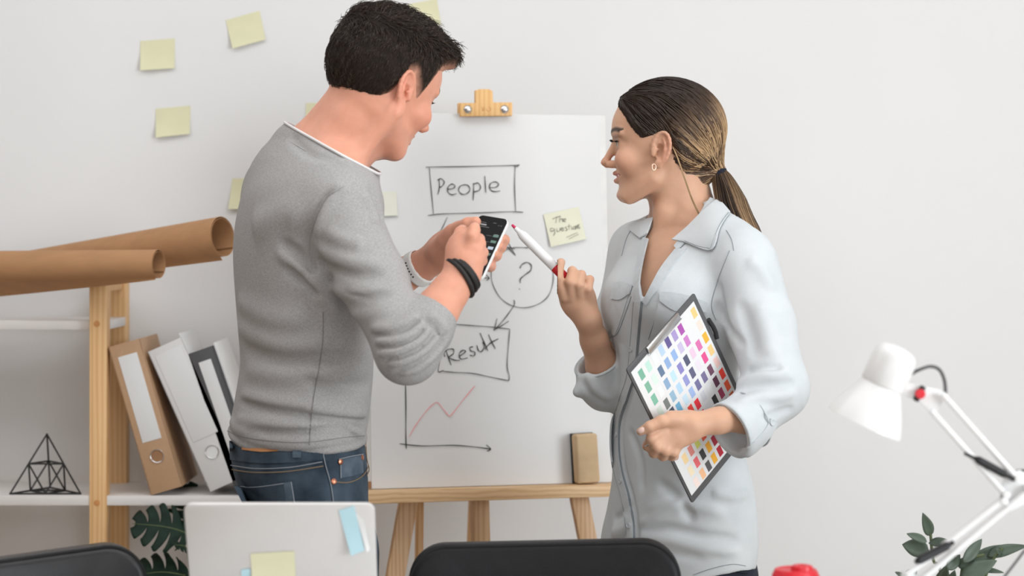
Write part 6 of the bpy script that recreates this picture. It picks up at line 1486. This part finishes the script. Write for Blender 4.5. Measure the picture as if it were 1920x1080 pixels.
# ------------------------------------------------------------------ clipboard with the colour chart
cA = PX(1302, 549, 3.365); cB = PX(1175, 693, 3.258); cC = PX(1307, 933, 3.400)
sv = nrmz(cB-cA); lv_ = cC-cB; lv_ = nrmz(lv_-sv*(lv_@sv)); Wc = float(np.linalg.norm(cB-cA)); Lc = float(np.linalg.norm(cC-cB)); cn = np.cross(sv, lv_); cn = cn if cn[1] < 0 else -cn
cb = empty('clipboard', Vector(cA+(A3(sv)*Wc+A3(lv_)*Lc)/2), 'dark clipboard holding a colour swatch chart under the woman\'s arm', 'clipboard')
def kq(u, v, n=0.0): return Vector(np.asarray(cA)+sv*(u*Wc)+lv_*(v*Lc)+cn*n)      # u from the top corner to the left corner, v down
pts = [kq(0.5+x/Wc, 0.5+y/Lc, -0.003) for x, y in rrect(Wc, Lc, 0.004, 3)]; slab_poly('backing_board', pts, 0.003, cn, M['binder_grey'], cb, 0.0006)
chs = slab_poly('chart_sheet', [kq(a, b, 0.0002) for a, b in ((0.05, 0.035), (0.975, 0.035), (0.975, 0.955), (0.05, 0.955))], 0.0005, cn, M['paper'], cb)
# swatches listed by their place on the sheet, row by row: (x, y, colour)
SWL = [(115, 435, (0.20, 0.45, 0.33)), (150, 495, (0.22, 0.46, 0.33)), (183, 553, (0.22, 0.50, 0.37)), (215, 610, (0.62, 0.72, 0.64)),
 (150, 395, (0.52, 0.75, 0.66)), (183, 455, (0.68, 0.82, 0.74)), (215, 515, (0.80, 0.85, 0.83)), (248, 572, (0.19, 0.21, 0.20)), (280, 615, (0.06, 0.08, 0.12)),
 (182, 357, (0.80, 0.84, 0.85)), (215, 415, (0.13, 0.20, 0.31)), (247, 475, (0.26, 0.40, 0.58)), (280, 535, (0.30, 0.48, 0.62)), (313, 590, (0.16, 0.42, 0.64)), (346, 640, (0.88, 0.70, 0.20)),
 (215, 315, (0.48, 0.63, 0.83)), (248, 375, (0.28, 0.42, 0.68)), (280, 437, (0.52, 0.74, 0.84)), (313, 495, (0.46, 0.66, 0.83)), (348, 550, (0.58, 0.74, 0.85)), (378, 600, (0.84, 0.06, 0.04)),
 (248, 275, (0.13, 0.10, 0.28)), (282, 335, (0.30, 0.45, 0.74)), (316, 397, (0.26, 0.24, 0.54)), (348, 455, (0.30, 0.32, 0.62)), (380, 513, (0.36, 0.48, 0.76)), (412, 570, (0.85, 0.03, 0.05)), (444, 625, (0.80, 0.02, 0.06)),
 (282, 240, (0.40, 0.32, 0.60)), (316, 297, (0.58, 0.52, 0.72)), (348, 357, (0.09, 0.10, 0.17)), (380, 417, (0.12, 0.12, 0.21)), (412, 475, (0.18, 0.17, 0.33)), (443, 530, (0.66, 0.68, 0.72)), (475, 582, (0.74, 0.75, 0.77)),
 (315, 207, (0.42, 0.09, 0.42)), (348, 262, (0.60, 0.22, 0.55)), (380, 320, (0.80, 0.58, 0.72)), (412, 378, (0.78, 0.71, 0.78)), (445, 436, (0.20, 0.17, 0.31)), (477, 495, (0.82, 0.82, 0.83)), (507, 548, (0.018, 0.016, 0.02)),
 (412, 280, (0.70, 0.17, 0.42)), (445, 340, (0.78, 0.09, 0.29)), (478, 398, (0.17, 0.07, 0.12)), (510, 455, (0.12, 0.03, 0.07)), (541, 512, (0.34, 0.03, 0.09)), (572, 566, (0.16, 0.02, 0.05)),
 (382, 122, (0.92, 0.60, 0.24)), (415, 182, (0.88, 0.70, 0.62)), (447, 240, (0.92, 0.46, 0.05)), (478, 300, (0.92, 0.60, 0.25)), (511, 358, (0.90, 0.60, 0.56)), (543, 415, (0.86, 0.05, 0.03)), (573, 472, (0.84, 0.09, 0.02)), (604, 528, (0.66, 0.11, 0.02)),
 (350, 840, (0.92, 0.68, 0.36)), (383, 900, (0.92, 0.78, 0.55)), (414, 957, (0.92, 0.76, 0.70)), (381, 800, (0.74, 0.26, 0.22)), (414, 858, (0.84, 0.15, 0.17)), (447, 915, (0.92, 0.52, 0.28)),
 (413, 762, (0.72, 0.75, 0.18)), (445, 819, (0.05, 0.045, 0.05)), (478, 877, (0.10, 0.095, 0.10)), (444, 724, (0.78, 0.10, 0.04)), (477, 782, (0.92, 0.44, 0.03)), (508, 838, (0.92, 0.45, 0.04)), (476, 690, (0.60, 0.02, 0.05)), (507, 748, (0.42, 0.01, 0.04)), (539, 802, (0.45, 0.01, 0.03))]
smats = {}
for (x, y, c) in SWL:
    dx, dy = 1160+x/2.7-1302, 540+y/2.7-549; det = -127*240-132*145; u0_ = (dx*240-132*dy)/det; v0_ = (-127*dy-145*dx)/det; du, dv = 0.0285, 0.032
    if c not in smats: smats[c] = plain('swatch_ink', c, 0.5, noise=0.0)
    slab_poly('swatch', [kq(u0_+a*du, v0_+b*dv, 0.0007) for a, b in ((-1, -1), (1, -1), (1, 1), (-1, 1))], 0.00015, cn, smats[c], chs)
# metal clip along the short top edge and the pen loop
clp = slab_poly('clip', [kq(a, b, 0.001) for a, b in ((0.27, -0.004), (0.73, -0.004), (0.73, 0.040), (0.27, 0.040))], 0.004, cn, M['metal'], cb, 0.001)
tube('clip_jaw', [kq(0.26, 0.040, 0.003), kq(0.5, 0.042, 0.0035), kq(0.74, 0.040, 0.003)], 0.0018, M['metal'], clp, 8)
tube('pen_loop', [kq(-0.012, 0.20, 0.001), kq(-0.022, 0.26, 0.002), kq(-0.022, 0.30, 0.002), kq(-0.010, 0.34, 0.001)], 0.004, M['black_plastic'], cb, 8)
# ring on the finger
rp_ = PX(1217, 831, 3.281); tube('finger_ring', [Vector(np.asarray(rp_)+np.array((0.0, 0, 0))+np.array((0.008*math.cos(t)*0.8, 0.0098*math.sin(t), 0.008*math.cos(t)*0.6))) for t in np.linspace(0, 6.283, 25)[:-1]], 0.0011, M['metal'], wom, 8, closed=True)
